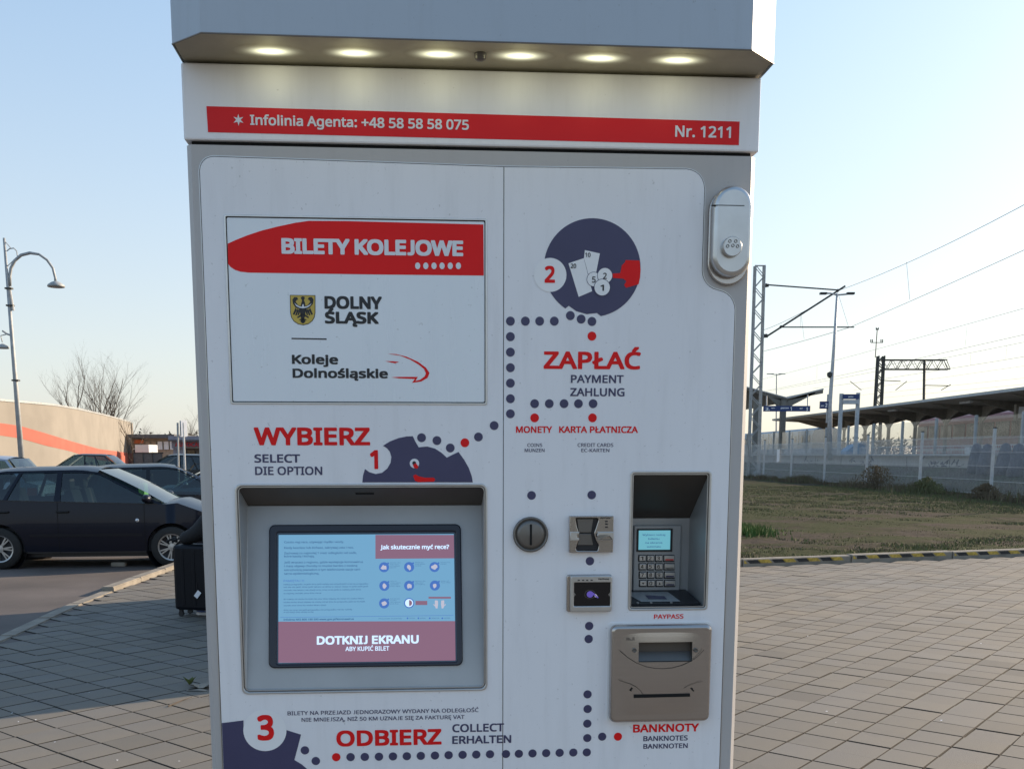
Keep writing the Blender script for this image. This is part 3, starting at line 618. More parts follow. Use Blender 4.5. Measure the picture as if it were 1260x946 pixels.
# step 2 medallion
Z6 = lambda pts: zp(PN, 5.567, 650, 260, pts)
cc, cr_ = (438, 386), 331
a0 = math.atan2(757 - cc[1], 505 - cc[0]); a1 = math.atan2(693 - cc[1], 232 - cc[0]) - 2 * math.pi
arc = [(cc[0] + cr_ * math.cos(a0 + (a1 - a0) * i / 60), cc[1] + (cr_ + 12 * 0) * math.sin(a0 + (a1 - a0) * i / 60) * 1.02) for i in range(61)]
med2 = flat('medallion', PN, Z6(arc + [(277, 648), (330, 685), (400, 705), (470, 697)]), .0004, 'purple', panelR)
disc('number_disc', PN, PN.px(650 + 150 / 5.567, 260 + 437 / 5.567), .0268, .0007, 'sticker', panelR, 40)
T('2', 670.2, 683, 327.3, 348, 'red', panelR, bold=.03, h=.001)
for q, h in (([(275, 358), (380, 322), (437, 548), (345, 587)], .0007), ([(387, 267), (490, 290), (465, 418), (430, 440), (410, 430), (381, 322)], .0009)): flat('banknote_print', PN, Z6(q), h, 'sticker', panelR)
for x, y, r, n_, h in [(448, 467, 45, '5', .0012), (524, 442, 49, '2', .0015), (505, 523, 52, '1', .0018)]:
    k = r / 5.567 * .00137
    disc('coin_outline', PN, PN.px(650 + x / 5.567, 260 + y / 5.567), k * 1.07, h, 'purple', panelR); disc('coin_print', PN, PN.px(650 + x / 5.567, 260 + y / 5.567), k, h + .0001, 'sticker', panelR)
    T(n_, 650 + (x - 11) / 5.567, 650 + (x + 14) / 5.567, 260 + (y - 20) / 5.567, 260 + (y + 22) / 5.567, 'black', panelR, bold=.02, h=h + .0003)
T('10', 720, 726.7, 311, 316.3, 'black', panelR, bold=.02, h=.0013); T('20', 702.3, 709, 324.5, 330, 'black', panelR, bold=.02, h=.0013)
flat('hand_print', PN, Z6([(572, 428), (630, 424), (640, 372), (662, 350), (665, 335), (762, 338), (769, 400), (765, 455), (755, 500), (715, 512), (668, 525), (656, 505), (672, 480), (650, 462), (580, 458)]), .0008, 'red', panelR)
# step 3 medallion
flat('medallion', PN, [(-.4565, PN.px(274, 889)[1])] + zp(PN, 3.15, 260, 800, [(125, 270), (125, 300), (290, 307), (348, 325), (335, 375), (322, 423), (350, 440), (376, 462), (400, 500)]) + [(-.395, .98), (-.4565, .98)], .0004, 'purple', panelL)
disc('number_disc', PN, PN.px(326, 898), .0364, .0007, 'sticker', panelL, 44)
T('3', 316, 337, 879.6, 910.4, 'red', panelL, bold=.03, h=.001)

# ---- screen recess (real hole)
uL, uR = -.4175, -.0065
SB = .0775                                              # depth of the back plane at its top
def box_in(name, pts, fs, m, par): return MB().add(pts, fs).build(name, m, par, fixn=False)
rec = MB(); vt0, vb0 = 1.570, 1.2225; vbk = 1.533
q = [(uL, 0, vb0), (uR, 0, vb0), (uR, 0, vt0), (uL, 0, vt0), (uL + .004, .004, vb0 + .004), (uR - .002, .004, vb0 + .004), (uR - .002, SB, vbk), (uL + .004, SB, vbk), (uL, .004, vt0), (uR, .004, vt0)]
box_in('screen_recess', q, [(0, 4, 7, 3), (1, 2, 6, 5), (0, 1, 5, 4), (4, 5, 6, 7)], 'recess', mach)
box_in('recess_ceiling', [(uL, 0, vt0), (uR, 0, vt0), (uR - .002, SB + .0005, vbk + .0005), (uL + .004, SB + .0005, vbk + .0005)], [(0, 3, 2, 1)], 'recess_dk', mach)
plate('recess_trim', FACE, [rc(-.4205, 1.2190, -.0035, 1.5730, .010), rc(-.4170, 1.2225, -.0070, 1.5695, .009)], .001, .0052, 'steel_lt', mach, bevel=.0012)
plate('recess_slot', PL((0, .030, 1.5562), (1, 0, 0), (0, .90, -.43)), [rc(-.225, -.003, -.194, .003)], -.001, .0015, 'gap', mach)
SP = PL((0, .004, vb0 + .004), (1, 0, 0), (0, SB - .004, vbk - vb0 - .004)); 
scr = plate('touchscreen', SP, [rect(SP, 331.5, 646, 569.5, 818.5, 0, .010), rect(SP, 341, 655.5, 562.5, 814, 0, .004)], 0, .006, 'bezel', mach, bevel=.0022)
plate('bezel_edge', SP, [rect(SP, 340.5, 655, 563, 814.5, 0, .003), rect(SP, 343, 658, 560.5, 812.2, 0, .001)], 0, .0028, 'glassline', scr)
a, b = SP.px(341, 656), SP.px(562.5, 815)
flat('screen_display', SP, [(a[0], b[1]), (b[0], b[1]), (b[0], a[1]), (a[0], a[1])], .0012, 'scr', scr)
flat('screen_footer', SP, [SP.px(341, 764.5), SP.px(562, 763.8), SP.px(562, 814), SP.px(340, 815)], .0015, 'scr_pink', scr)
flat('screen_heading', SP, [SP.px(462, 658), SP.px(562, 658), SP.px(562, 686.7), SP.px(462, 687.3)], .0015, 'scr_pink', scr)
S = lambda b, x0, x1, y0, y1, m='scr_text', bold=.0, **k: text(b, SP, x0, x1, y0, y1, m, scr, h=.0019, bold=bold, **k)
S('Jak skutecznie myć ręce?', 468, 552.6, 670.3, 675.6, 'scr_white', .03); S('DOTKNIJ EKRANU', 389.8, 512.8, 782.4, 792.8, 'scr_white', .035); S('ABY KUPIĆ BILET', 425, 479, 795.2, 800.6, 'scr_white', .02)
Y5 = lambda y: 650 + y / 7.883
for b_, xr, y in [('Często myj ręce, używając mydła i wody.', 695, 131), ('Kiedy kaszlesz lub kichasz, zakrywaj usta i nos.', 790, 186), ('Zachowaj co najmniej 1 metr odległości od osób,', 820, 238), ('które kaszlą i kichają.', 410, 268),
                  ('Jeśli wracasz z regionu, gdzie występuje koronawirus', 880, 327), ('i masz objawy choroby to musisz bardzo z osobną', 825, 363), ('ostrożnością powiadom o tym telefonicznie stację sani-', 858, 400), ('tarno-epidemiologiczną.', 455, 436)]:
    S(b_, 349.7, 335 + xr / 7.883, Y5(y - 9), Y5(y + 11), bold=.015)
S('PAMIĘTAJ !!!', 349, 373.5, Y5(497), Y5(518), 'scr_blue', .0)
for xr, y in [(930, 541), (930, 567), (860, 597), (475, 628), (890, 684), (900, 714), (520, 745), (775, 790), (400, 810)]:
    n_ = int((xr - 110) / 11); wd = ['w', 'przypadku', 'jeśli', 'zostało', 'od', 'kontakt', 'osoba', 'objawy', 'nie', 'należy', 'się', 'do', 'stacji', 'lekarz', 'oraz', 'dnia']; s_ = ''
    while len(s_) < n_ * 1.0: s_ += R.choice(wd) + ' '
    S(s_.strip(), 349, 335 + xr / 7.883, Y5(y - 6), Y5(y + 7), bold=.01)
S('Infolinia NFZ 800 190 590 www.gov.pl/koronawirus', 348.8, 435.5, Y5(874), Y5(892), bold=.03)
flat('screen_rule', SP, [SP.px(345, 759.1), SP.px(558, 756.6), SP.px(558, 757), SP.px(345, 759.5)], .0017, 'scr_blue', scr)
X6 = lambda x: 440 + x / 7.885
for i, (x, y) in enumerate([(257, 376), (500, 374), (746, 374), (260, 556), (500, 555), (750, 553), (258, 726), (500, 723)]):
    c = SP.px(X6(x), 650 + y / 7.885); disc('pictogram', SP, c, .0088, .0017, 'scr_blue', scr, 24)
    if i < 7:
        rr = random.Random(i + 3)
        flat('hand_icon', SP, [(c[0] + .0065 * (.55 + .45 * rr.random()) * math.cos(t_ * .698) * (.7 if i % 2 else 1), c[1] - .0005 + .0058 * (.5 + .5 * rr.random()) * math.sin(t_ * .698)) for t_ in range(9)], .0020, 'scr_skin', scr)
        disc('number_badge', SP, (c[0] + .0072, c[1] + .0068), .0016, .0020, 'scr_blue', scr, 12)
        for l_ in range(4 if i in (0, 3, 6) else 3 - (i == 2) - (i == 5)):
            S(['Namocz ręce', 'wodą, nabierz', 'tyle mydła by', 'pokryło dłonie'][l_], X6(x + 58), X6(x + 58 + [100, 80, 95, 60][(l_ + i) % 4]), 650 + (y - 50 + l_ * 16) / 7.885, 650 + (y - 41 + l_ * 16) / 7.885)
    else:
        disc('timer_face', SP, c, .0070, .0020, 'scr_white', scr, 24)
        flat('timer_half', SP, [(c[0], c[1] - .0052)] + [(c[0] + .0052 * math.cos(t_), c[1] + .0052 * math.sin(t_)) for t_ in np.linspace(-1.4, 1.4, 9)] + [(c[0], c[1] + .0052)], .0023, 'scr_pink', scr)
flat('screen_label', SP, [SP.px(X6(562), 650 + 702 / 7.885), SP.px(X6(676), 650 + 702 / 7.885), SP.px(X6(676), 650 + 742 / 7.885), SP.px(X6(562), 650 + 742 / 7.885)], .0018, 'scr_pink', scr)
flat('screen_label', SP, [SP.px(X6(688), 650 + 662 / 7.885), SP.px(X6(905), 650 + 662 / 7.885), SP.px(X6(905), 650 + 680 / 7.885), SP.px(X6(688), 650 + 680 / 7.885)], .0018, 'scr_pink', scr)
for sx, ox in ((1, 765), (-1, 825)):
    flat('hand_icon', SP, [SP.px(X6(ox + sx * a_), 650 + b_ / 7.885) for a_, b_ in [(-16, 700), (-8, 696), (2, 698), (14, 700), (16, 735), (10, 775), (-6, 775), (-14, 755), (-32, 738), (-28, 732), (-15, 742)]], .0020, 'scr_skin', scr)
S('Pozostałe materiały', X6(205), X6(430), 650 + 868 / 7.885, 650 + 879 / 7.885)
for x, x2, s_ in ((485, 560, 'MZ_GOV_PL'), (590, 660, '@MZGOVPL'), (700, 795, 'MZGOVPL'), (822, 900, 'GISGOVPL')):
    disc('media_icon', SP, SP.px(X6(x), 650 + 870 / 7.885), .0015, .0018, 'scr_blue', scr, 10); S(s_, X6(x + 18), X6(x2), 650 + 864 / 7.885, 650 + 875 / 7.885)

# ---- payment recess with pin pad
KD = .13; ku0, ku1, kv0, kv1 = .2425, .3755, 1.3585, 1.5900; kvc = 1.5055
q = [(ku0, 0, kv0), (ku1, 0, kv0), (ku1, 0, kv1), (ku0, 0, kv1), (ku0, KD, kv0), (ku1 + .004, KD, kv0), (ku1 + .004, KD, kvc), (ku0, KD, kvc)]
prec = box_in('pinpad_recess', q, [(0, 4, 7, 3), (1, 2, 6, 5), (0, 1, 5, 4), (4, 5, 6, 7)], 'recess', mach)
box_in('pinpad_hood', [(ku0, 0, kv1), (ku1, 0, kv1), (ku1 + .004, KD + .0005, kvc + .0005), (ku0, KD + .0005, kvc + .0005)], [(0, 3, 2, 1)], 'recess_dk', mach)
plate('pinpad_trim', FACE, [rc(ku0 - .0035, kv0 - .0035, ku1 + .0035, kv1 + .0035, .006), rc(ku0 + .0003, kv0 + .0003, ku1 - .0003, kv1 - .0003, .004)], .001, .0040, 'steel_lt', mach, bevel=.001)
KP = PL((0, KD, 0), (1, 0, 0), (0, 0, 1))
Z2 = lambda x, y, h=0: KP.px(770 + x / 4.98, 570 + y / 4.98, h)
def krect(x0, y0, x1, y1, h=0, r=0):
    a, b = Z2(x0, y0, h), Z2(x1, y1, h); return rc(a[0], b[1], b[0], a[1], r)
pad = plate('pinpad', KP, [krect(46, 378, 324, 785, 0, .002)], 0, .009, 'recess', mach, bevel=.002)
KQ = KP.up(.009); Z2 = lambda x, y, h=0: KQ.px(770 + x / 4.98, 570 + y / 4.98, h)
plate('display_frame', KQ, [krect(68, 400, 282, 538), krect(78, 410, 270, 527)], 0, .003, 'rubber', pad)
flat('display', KQ, krect(76, 408, 272, 529), .0008, 'lcd', pad)
for i_, s_ in enumerate(['Wybierz rodzaj', 'biletu', 'na ekranie', 'automatu']):
    cx_ = 172; hw_ = [70, 34, 52, 42][i_]; y_ = 437 + i_ * 24
    text(s_, KQ, 770 + (cx_ - hw_) / 4.98, 770 + (cx_ + hw_) / 4.98, 570 + (y_ - 5) / 4.98, 570 + (y_ + 6) / 4.98, 'scr_text', pad, h=.0014, bold=.015)
for r_, row in enumerate([['1', '2', '3', '−'], ['4', '5', '6', '<'], ['7', '8', '9', 'INFO'], ['▾', '0', '▴', 'OK']]):
    for c_, ch in enumerate(row):
        x_ = [99, 149, 200, 263][c_] + r_ * 1.5; y_ = 581 + r_ * 51; hw_ = 20 if c_ < 3 else 31
        plate('key_well', KQ, [krect(x_ - hw_ - 3, y_ - 22, x_ + hw_ + 3, y_ + 22, 0, .001)], -.001, .0006, 'rubber', pad)
        kk = plate('key', KQ, [krect(x_ - hw_ + 1, y_ - 18, x_ + hw_ + 1, y_ + 15, 0, .0012)], 0, .0038, 'steel_lt', pad, bevel=.0008)
        if c_ < 3 and ch not in '▾▴': text(ch, KQ, 770 + (x_ - 8) / 4.98, 770 + (x_ + 9) / 4.98, 570 + (y_ - 12) / 4.98, 570 + (y_ + 11) / 4.98, 'black', pad, h=.0042, bold=.015, name='key_number')
        elif ch in '▾▴':
            s_ = 1 if ch == '▴' else -1; flat('arrow_mark', KQ, [Z2(x_ - 7, y_ + 6 * s_), Z2(x_ + 7, y_ + 6 * s_), Z2(x_, y_ - 8 * s_)], .0042, 'black', pad)
        else: flat('key_stripe', KQ, krect(x_ - 24, y_ + 3, x_ + 26, y_ + 11), .0042, ['red', 'curb', 'purple', 'purple'][r_], pad)
plate('shelf', PL((0, .02, kv0 + .002), (1, 0, 0), (0, .98, .1)), [rc(ku0 + .002, .0, ku1 - .002, .105, .002)], 0, .003, 'rubber', mach)
SHF = PL((0, .02, kv0 + .002), (1, 0, 0), (0, .98, .1)).up(.003)
flat('shelf_card', SHF, [(ku0 + .028, .012), (ku1 - .035, .012), (ku1 - .02 - .02, .085), (ku0 + .012, .085)], .0006, 'recess', mach)
flat('shelf_print', SHF, [(ku0 + .045, .03), (ku1 - .055, .028), (ku1 - .055, .05), (ku0 + .045, .06)], .0010, 'purple', mach)
for x in (0.262, .286, .322): plate('shelf_clip', SHF, [rc(x - .002, .002, x + .002, .006)], 0, .002, 'steel_lt', mach)
plate('side_cover', PL((ku1 + .001, .05, 0), (.05, 1, 0), (0, 0, 1)), [rc(.0, 1.362, .055, 1.495, .003)], 0, .002, 'recess', mach) if False else None

# ---- coin slot
c = PN.px(652.5, 657)
coin = MB().lathe([(.0295, .0), (.0300, -.006), (.0285, -.0085), (.0265, -.0085), (.0258, -.0055), (.0250, -.005), (.0247, -.0068), (.018, -.0085), (.0001, -.0095)], (c[0], -.0022, c[1]), 'Y', 48).build('coin_slot', 'steel_dk', mach, smooth=True)
plate('slot', FACE, [rc(c[0] - .0018, c[1] - .018, c[0] + .0018, c[1] + .0175, .0012)], .009, .0122, 'gap', coin)
# ---- card reader
def pxr(P_, sc, ox, oy): return lambda x, y: P_.px(ox + x / sc, oy + y / sc)
CRD = FACE.up(.0022); Z1 = pxr(CRD, 6.757, 630, 620)
def zr(Z, x0, y0, x1, y1, r=0): a, b = Z(x0, y0), Z(x1, y1); return rc(a[0], b[1], b[0], a[1], r)
hour = [Z1(*p) for p in [(520, 112), (700, 112), (712, 125), (690, 190), (672, 240), (690, 300), (714, 335), (702, 384), (532, 384), (522, 365), (545, 300), (550, 240), (530, 180)]]
hour = rounded(hour, .002, 3)
card = plate('card_reader', CRD, [zr(Z1, 472, 96, 830, 396, .001), hour], 0, .011, 'steel', mach, bevel=.0012)
plate('reader_well', CRD, [zr(Z1, 500, 105, 730, 390)], .0, .0025, 'rubber', card)
plate('throat', CRD, [rounded([Z1(*p) for p in [(535, 120), (672, 120), (655, 235), (550, 235)]], .0015)], .002, .0060, 'steel_dk', card, bevel=.001)
plate('throat', CRD, [rounded([Z1(*p) for p in [(550, 243), (655, 243), (672, 340), (540, 340)]], .0015)], .002, .0048, 'steel_dk', card, bevel=.001)
plate('throat_shadow', CRD, [zr(Z1, 540, 348, 698, 380)], .002, .0035, 'rubber', card)
plate('mouth', CRD, [zr(Z1, 700, 226, 829, 294, .001), zr(Z1, 694, 243, 796, 262)], .008, .0165, 'steel_lt', card, bevel=.001)
plate('mouth_slot', CRD, [zr(Z1, 688, 240, 800, 266)], .008, .0118, 'gap', card)
plate('left_tab', CRD, [rounded([Z1(*p) for p in [(474, 226), (548, 226), (548, 240), (530, 246), (530, 275), (548, 280), (546, 296), (474, 296)]], 0)], .010, .0145, 'steel_lt', card, bevel=.0006)
for y in (140, 162, 188): flat('indicator', CRD, zr(Z1, 764, y - 6, 786, y + 6), .0114, 'black', card)
flat('brand_mark', CRD, zr(Z1, 728, 106, 820, 108), .0114, 'black', card)
text('VeriFone', CRD, 630 + 730 / 6.757, 630 + 818 / 6.757, 620 + 110 / 6.757, 620 + 122 / 6.757, 'black', card, h=.0116, bold=.03)
# ---- contactless reader
nf = plate('contactless_reader', CRD, [zr(Z1, 452, 584, 822, 888, .004)], 0, .006, 'steel', mach, bevel=.002)
plate('reader_face', CRD, [zr(Z1, 478, 590, 818, 884, .004), zr(Z1, 508, 645, 804, 836, .0012)], .005, .013, 'steel_lt', nf, bevel=.0015)
plate('reader_glass', CRD, [zr(Z1, 500, 638, 812, 842)], .004, .0105, 'gloss', nf)
for x in (545, 581, 614, 651): flat('indicator', CRD, zr(Z1, x - 9, 620, x + 9, 629), .0134, 'black', nf)
text('VeriFone', CRD, 630 + 716 / 6.757, 630 + 806 / 6.757, 620 + 614 / 6.757, 620 + 630 / 6.757, 'black', nf, h=.0135, bold=.03)
c = Z1(640, 742); nring = []
disc('contactless_ring', CRD, c, .0094, .0108, 'steel_dk', nf, 30, ry=.0078); disc('ring_fill', CRD, c, .0088, .0110, 'gloss', nf, 30, ry=.0072)
disc('contactless_icon', CRD, c, .0058, .0112, 'nfc', nf, 20, ry=.0056)
for q in ([(640, 722), (668, 728), (700, 760), (712, 770), (700, 772), (665, 745)], [(670, 735), (690, 742), (706, 766), (680, 764)]): flat('contactless_wave', CRD, [Z1(*p) for p in q], .0114 + .0001 * len(q), 'scr_skin' if len(q) == 4 else 'nfc', nf)
for x, s_ in ((506, 1), (806, -1)): flat('arrow_mark', CRD, [Z1(x, 728), Z1(x + 14 * s_, 744), Z1(x, 760), Z1(x, 754), Z1(x + 8 * s_, 744), Z1(x, 734)], .0135 if False else .0112, 'steel_lt', nf)
# ---- banknote unit
Z3 = pxr(CRD, 5.257, 740, 750)
plate('banknote_gasket', CRD, [zr(Z3, 42, 82, 688, 712, .006)], 0, .0012, 'sticker', mach)
win = zr(Z3, 226, 198, 566, 318)
bk = plate('banknote_unit', CRD, [zr(Z3, 52, 90, 682, 704, .011), win], 0, .018, 'steel', mach, bevel=.0060)
ca_, cb_ = Z3(52 + 36, 90 + 36), Z3(682 - 36, 704 - 36); wa_, wb_ = Z3(226, 198), Z3(566, 318)
gx = sorted(list(np.linspace(ca_[0], cb_[0], 26)) + [wa_[0], wb_[0]]); gy = sorted(list(np.linspace(cb_[1], ca_[1], 26)) + [wb_[1], wa_[1]])
def crown(x, y):
    u_ = 2 * (x - ca_[0]) / (cb_[0] - ca_[0]) - 1; v_ = 2 * (y - cb_[1]) / (ca_[1] - cb_[1]) - 1
    return .0176 + .0042 * max(0, 1 - abs(u_) ** 3) * max(0, 1 - abs(v_) ** 2.2)
cm = MB(); cid = {}
for i in range(len(gx) - 1):
    for j in range(len(gy) - 1):
        mx_, my_ = (gx[i] + gx[i + 1]) / 2, (gy[j] + gy[j + 1]) / 2
        if wa_[0] < mx_ < wb_[0] and wb_[1] < my_ < wa_[1]: continue
        q_ = []
        for (x, y) in ((gx[i], gy[j]), (gx[i + 1], gy[j]), (gx[i + 1], gy[j + 1]), (gx[i], gy[j + 1])):
            k_ = (round(x, 6), round(y, 6))
            if k_ not in cid: cid[k_] = len(cm.v); cm.v.append(tuple(CRD.to(x, y, crown(x, y))))
            q_.append(cid[k_])
        cm.f.append(tuple(q_))
cm.build('front_cover', 'steel', bk, smooth=True, fixn=False)
sk_ = MB(); xs_ = [x for x in gx if wa_[0] - 1e-6 <= x <= wb_[0] + 1e-6]
for y in (wa_[1], wb_[1]): sk_.grid([[tuple(CRD.to(x, y, crown(x, y))) for x in xs_], [tuple(CRD.to(x, y, .012)) for x in xs_]])
ys_ = [y for y in gy if wb_[1] - 1e-6 <= y <= wa_[1] + 1e-6]
for x in (wa_[0], wb_[0]): sk_.grid([[tuple(CRD.to(x, y, crown(x, y))) for y in ys_], [tuple(CRD.to(x, y, .012)) for y in ys_]])
sk_.build('window_edge', 'steel_dk', bk, fixn=False)
bp_ = CRD.up(.0218)
plate('entry_chute', CRD, [zr(Z3, 215, 190, 575, 326)], .0, .004, 'recess_dk', bk)
a, b = Z3(226, 198), Z3(566, 318)
box_in('entry_lip', [(a[0], -.0062, b[1]), (b[0], -.0062, b[1]), (b[0], -.0062 - .0125, b[1] + .0), (a[0], -.0062 - .0125, b[1])][:2] + [(b[0], -.018, b[1] + .0005), (a[0], -.018, b[1] + .0005), (a[0], -.0065, (a[1] * .45 + b[1] * .55)), (b[0], -.0065, (a[1] * .45 + b[1] * .55))], [(3, 2, 5, 4)], 'steel_dk', bk)
for x in (197, 590):
    p = Z3(x, 246); MB().lathe([(.0038, -.0215), (.0038, -.0242), (.0028, -.0250), (.0026, -.0235), (.0014, -.0235), (.0001, -.0235)], (p[0], 0, p[1]), 'Y', 16).build('screw', 'steel_dk', bk, smooth=True)
def groove(pts, wd, par, h=.0006):
    L = [Vector(bp_.px(740 + x / 5.257, 750 + y / 5.257)) for x, y in pts]; m = MB()
    for i, p in enumerate(L):
        t_ = (L[min(i + 1, len(L) - 1)] - L[max(i - 1, 0)]).normalized(); n_ = Vector((-t_.y, t_.x)) * wd / 2
        m.v += [tuple(bp_.to(*(p + n_), h)), tuple(bp_.to(*(p - n_), h))]
    m.f = [(2 * i, 2 * i + 1, 2 * i + 3, 2 * i + 2) for i in range(len(L) - 1)]; m.build('groove', 'gap', par, fixn=False)
groove([(120, 265), (170, 308), (225, 342), (290, 367), (350, 378), (400, 380), (460, 374), (520, 358), (580, 332), (630, 295), (664, 256)], .0008, bk)
groove([(112, 455), (150, 468), (190, 480), (225, 498), (252, 522), (272, 550)], .0006, bk); groove([(655, 462), (610, 472), (570, 486), (535, 505)], .0005, bk)
Z4 = pxr(bp_, 5.257, 740, 750)
plate('ticket_slot', bp_, [[Z4(210, 549), Z4(573, 541), Z4(573, 560), Z4(210, 569)]], -.002, .0007, 'gap', bk)
text('m./i', bp_, 771.3, 781, 784, 788, 'steel_dk', bk, h=.0007, bold=.01)
for x, f_ in ((193, 1), (590, -1)):
    for q in ([(-12, 6), (2, -10), (2, 12)], [(2, -14), (12, -6), (2, 0)]): flat('arrow_mark', bp_, [Z4(x + a_, 515 + b_ * f_) for a_, b_ in q], .0007, 'gap', bk)
# ---- lock cover at the top right
def stadium(u0, u1, v0, v1, n=14):
    r = (u1 - u0) / 2; cx_ = (u0 + u1) / 2
    return [(cx_ + r * math.cos(t_), v1 - r + r * math.sin(t_)) for t_ in np.linspace(0, math.pi, n)] + [(cx_ + r * math.cos(t_), v0 + r + r * math.sin(t_)) for t_ in np.linspace(math.pi, 2 * math.pi, n)]
a, b = FP(872, 233), FP(917, 352)
lk = plate('lock_cover', FACE, [stadium(a[0], b[0] + .002, b[1], a[1])], 0, .008, 'steel', mach, bevel=.002)
a, b = FP(873, 232), FP(917.5, 347)
plate('lock_body', FACE, [stadium(a[0] + .001, b[0] + .0005, b[1] + .004, a[1] + .0)], .006, .026, 'steel_lt', lk, bevel=.0075)
up_ = FACE.up(.026)
p = up_.px(899.5, 304.5)
knob = MB().lathe([(.0158, -.023), (.0158, -.034), (.0148, -.0355), (.0001, -.0355)], (p[0], 0, p[1]), 'Y', 32).build('lock_button', 'steel_lt', lk)
for ox, oy in [(-25, -38), (22, -38), (-42, 0), (0, -5), (38, 0)]:
    cq = (p[0] + ox * .000205, p[1] - oy * .000205); m = MB().lathe([(.0026, -.0356), (.0026, -.0366), (.0018, -.0366), (.0018, -.0357)], (cq[0], 0, cq[1]), 'Y', 16); m.build('button_ring', 'steel_dk', knob)
y1 = up_.px(874, 252.5)[1]; plate('lock_seam', up_, [rc(up_.px(876, 252)[0], y1 - .0006, up_.px(916, 252)[0], y1 + .0006)], -.004, .0004, 'gap', lk)

# ================================================================ ADDED SHADOW HUT, BENCH, PERSON AND SUITCASE BEHIND THE MACHINE
M['shadow_hut'] = mat('shadow_hut_paint', (.30, .31, .30), .6); M['kglass'] = glass('shadow_hut_glass', (.3, .36, .38), .05)
hut = empty('shadow_hut', (-.15, 10.6, 0)); tag(hut, 'grey flat roofed hut added unseen behind the ticket machine to shade the left paving', 'shadow_hut')  # unseen hut, added to cast the broad shadow on the left paving
m = MB(); m.box((0, 1.78, 1.45), (3.5, .08, 2.9)); m.box((-1.71, 0, 1.45), (.08, 3.48, 2.9)); m.box((1.71, 0, 1.45), (.08, 3.48, 2.9)); m.box((0, -1.70, .5), (3.34, .08, 1.0)); m.box((0, -1.70, 2.55), (3.34, .08, .7)); m.build('wall', 'shadow_hut', hut, bevel=.01)
MB().box((0, 0, 2.98), (3.9, 3.9, .16)).build('roof', 'mast', hut, bevel=.02)
for i in range(3): 
    MB().box((-1.1 + 1.1 * i, -1.70, 1.6), (1.02, .03, 1.16)).build('window_pane', 'kglass', hut); MB().box((-.55 + 1.1 * i if i < 2 else 1.64, -1.71, 1.6), (.06, .07, 1.2)).build('mullion', 'mast', hut)
bn = empty('bench', (-2.32, 10.3, 0)); tag(bn, 'metal bench against the side wall of the added shadow hut under the seated person', 'bench')
for i in range(4): MB().box((-.18 + .12 * i, 0, .44), (.10, 1.5, .03)).build('slat', 'mast', bn, bevel=.005)
for y in (-.6, .6): MB().box((0, y, .21), (.4, .05, .42)).build('leg', 'mast_dk', bn)

def skin(name, chains, m, parent, sub=2):
    """chains: lists of (x,y,z,r); first vertex of the first chain is the root; later chains start at a shared point"""
    me = bpy.data.meshes.new(name); V = []; E_ = []; Rr = []; idx = {}
    for ch in chains:
        prev = None
        for p in ch:
            key = tuple(round(c, 4) for c in p[:3])
            if key not in idx: idx[key] = len(V); V.append(p[:3]); Rr.append(p[3])
            if prev is not None and (prev, idx[key]) not in E_: E_.append((prev, idx[key]))
            prev = idx[key]
    me.from_pydata(V, E_, []); o = link(name, me, m, parent)
    md = o.modifiers.new('skin', 'SKIN'); md.use_smooth_shade = True
    for i, d in enumerate(me.skin_vertices[0].data): d.radius = (Rr[i], Rr[i]); d.use_root = (i == 0)
    o.modifiers.new('sub', 'SUBSURF').levels = sub; o.modifiers['sub'].render_levels = sub
    dg = bpy.context.evaluated_depsgraph_get(); me2 = bpy.data.meshes.new_from_object(o.evaluated_get(dg)); o.modifiers.clear(); o.data = me2
    me2.materials.clear(); me2.materials.append(M[m]); return o
per = empty('person', (-2.66, 10.42, 0)); tag(per, 'seated person in a black padded coat leaning on a dark suitcase behind the machine', 'person')
# local: sits facing -x (towards the road); pelvis at origin x=.1
skin('coat', [[(.06, 0, .56, .17), (.03, 0, .72, .17), (-.06, 0, .92, .19), (-.10, 0, 1.06, .16), (-.12, 0, 1.15, .08)],
              [(-.10, 0, 1.06, .16), (-.10, -.20, 1.04, .11), (-.20, -.26, .93, .10), (-.28, -.27, .84, .09), (-.40, -.24, .79, .075), (-.48, -.20, .775, .06)],
              [(-.10, 0, 1.06, .16), (-.10, .20, 1.04, .11), (-.18, .28, .90, .095), (-.26, .27, .82, .085), (-.38, .20, .79, .07), (-.46, .12, .775, .055)],
              [(.06, 0, .56, .17), (.0, -.12, .54, .13), (-.18, -.13, .53, .10)], [(.06, 0, .56, .17), (.0, .12, .54, .13), (-.18, .13, .53, .10)]], 'cloth', per)
skin('trousers', [[(.05, 0, .55, .12), (.0, -.11, .52, .10), (-.36, -.13, .50, .075), (-.26, -.16, .28, .060), (-.14, -.19, .10, .05)], [(.05, 0, .55, .12), (.0, .11, .52, .10), (-.36, .13, .50, .075), (-.33, .13, .28, .06), (-.26, .13, .10, .05)]], 'cloth', per)
skin('body', [[(-.12, 0, 1.12, .06), (-.14, 0, 1.22, .055), (-.15, 0, 1.30, .085), (-.155, 0, 1.40, .095), (-.14, 0, 1.46, .06)], [(-.155, 0, 1.40, .095), (-.24, 0, 1.37, .02)]], 'skin', per)
skin('hair', [[(-.11, 0, 1.34, .085), (-.12, 0, 1.42, .098), (-.15, 0, 1.47, .07)]], 'bark', per)
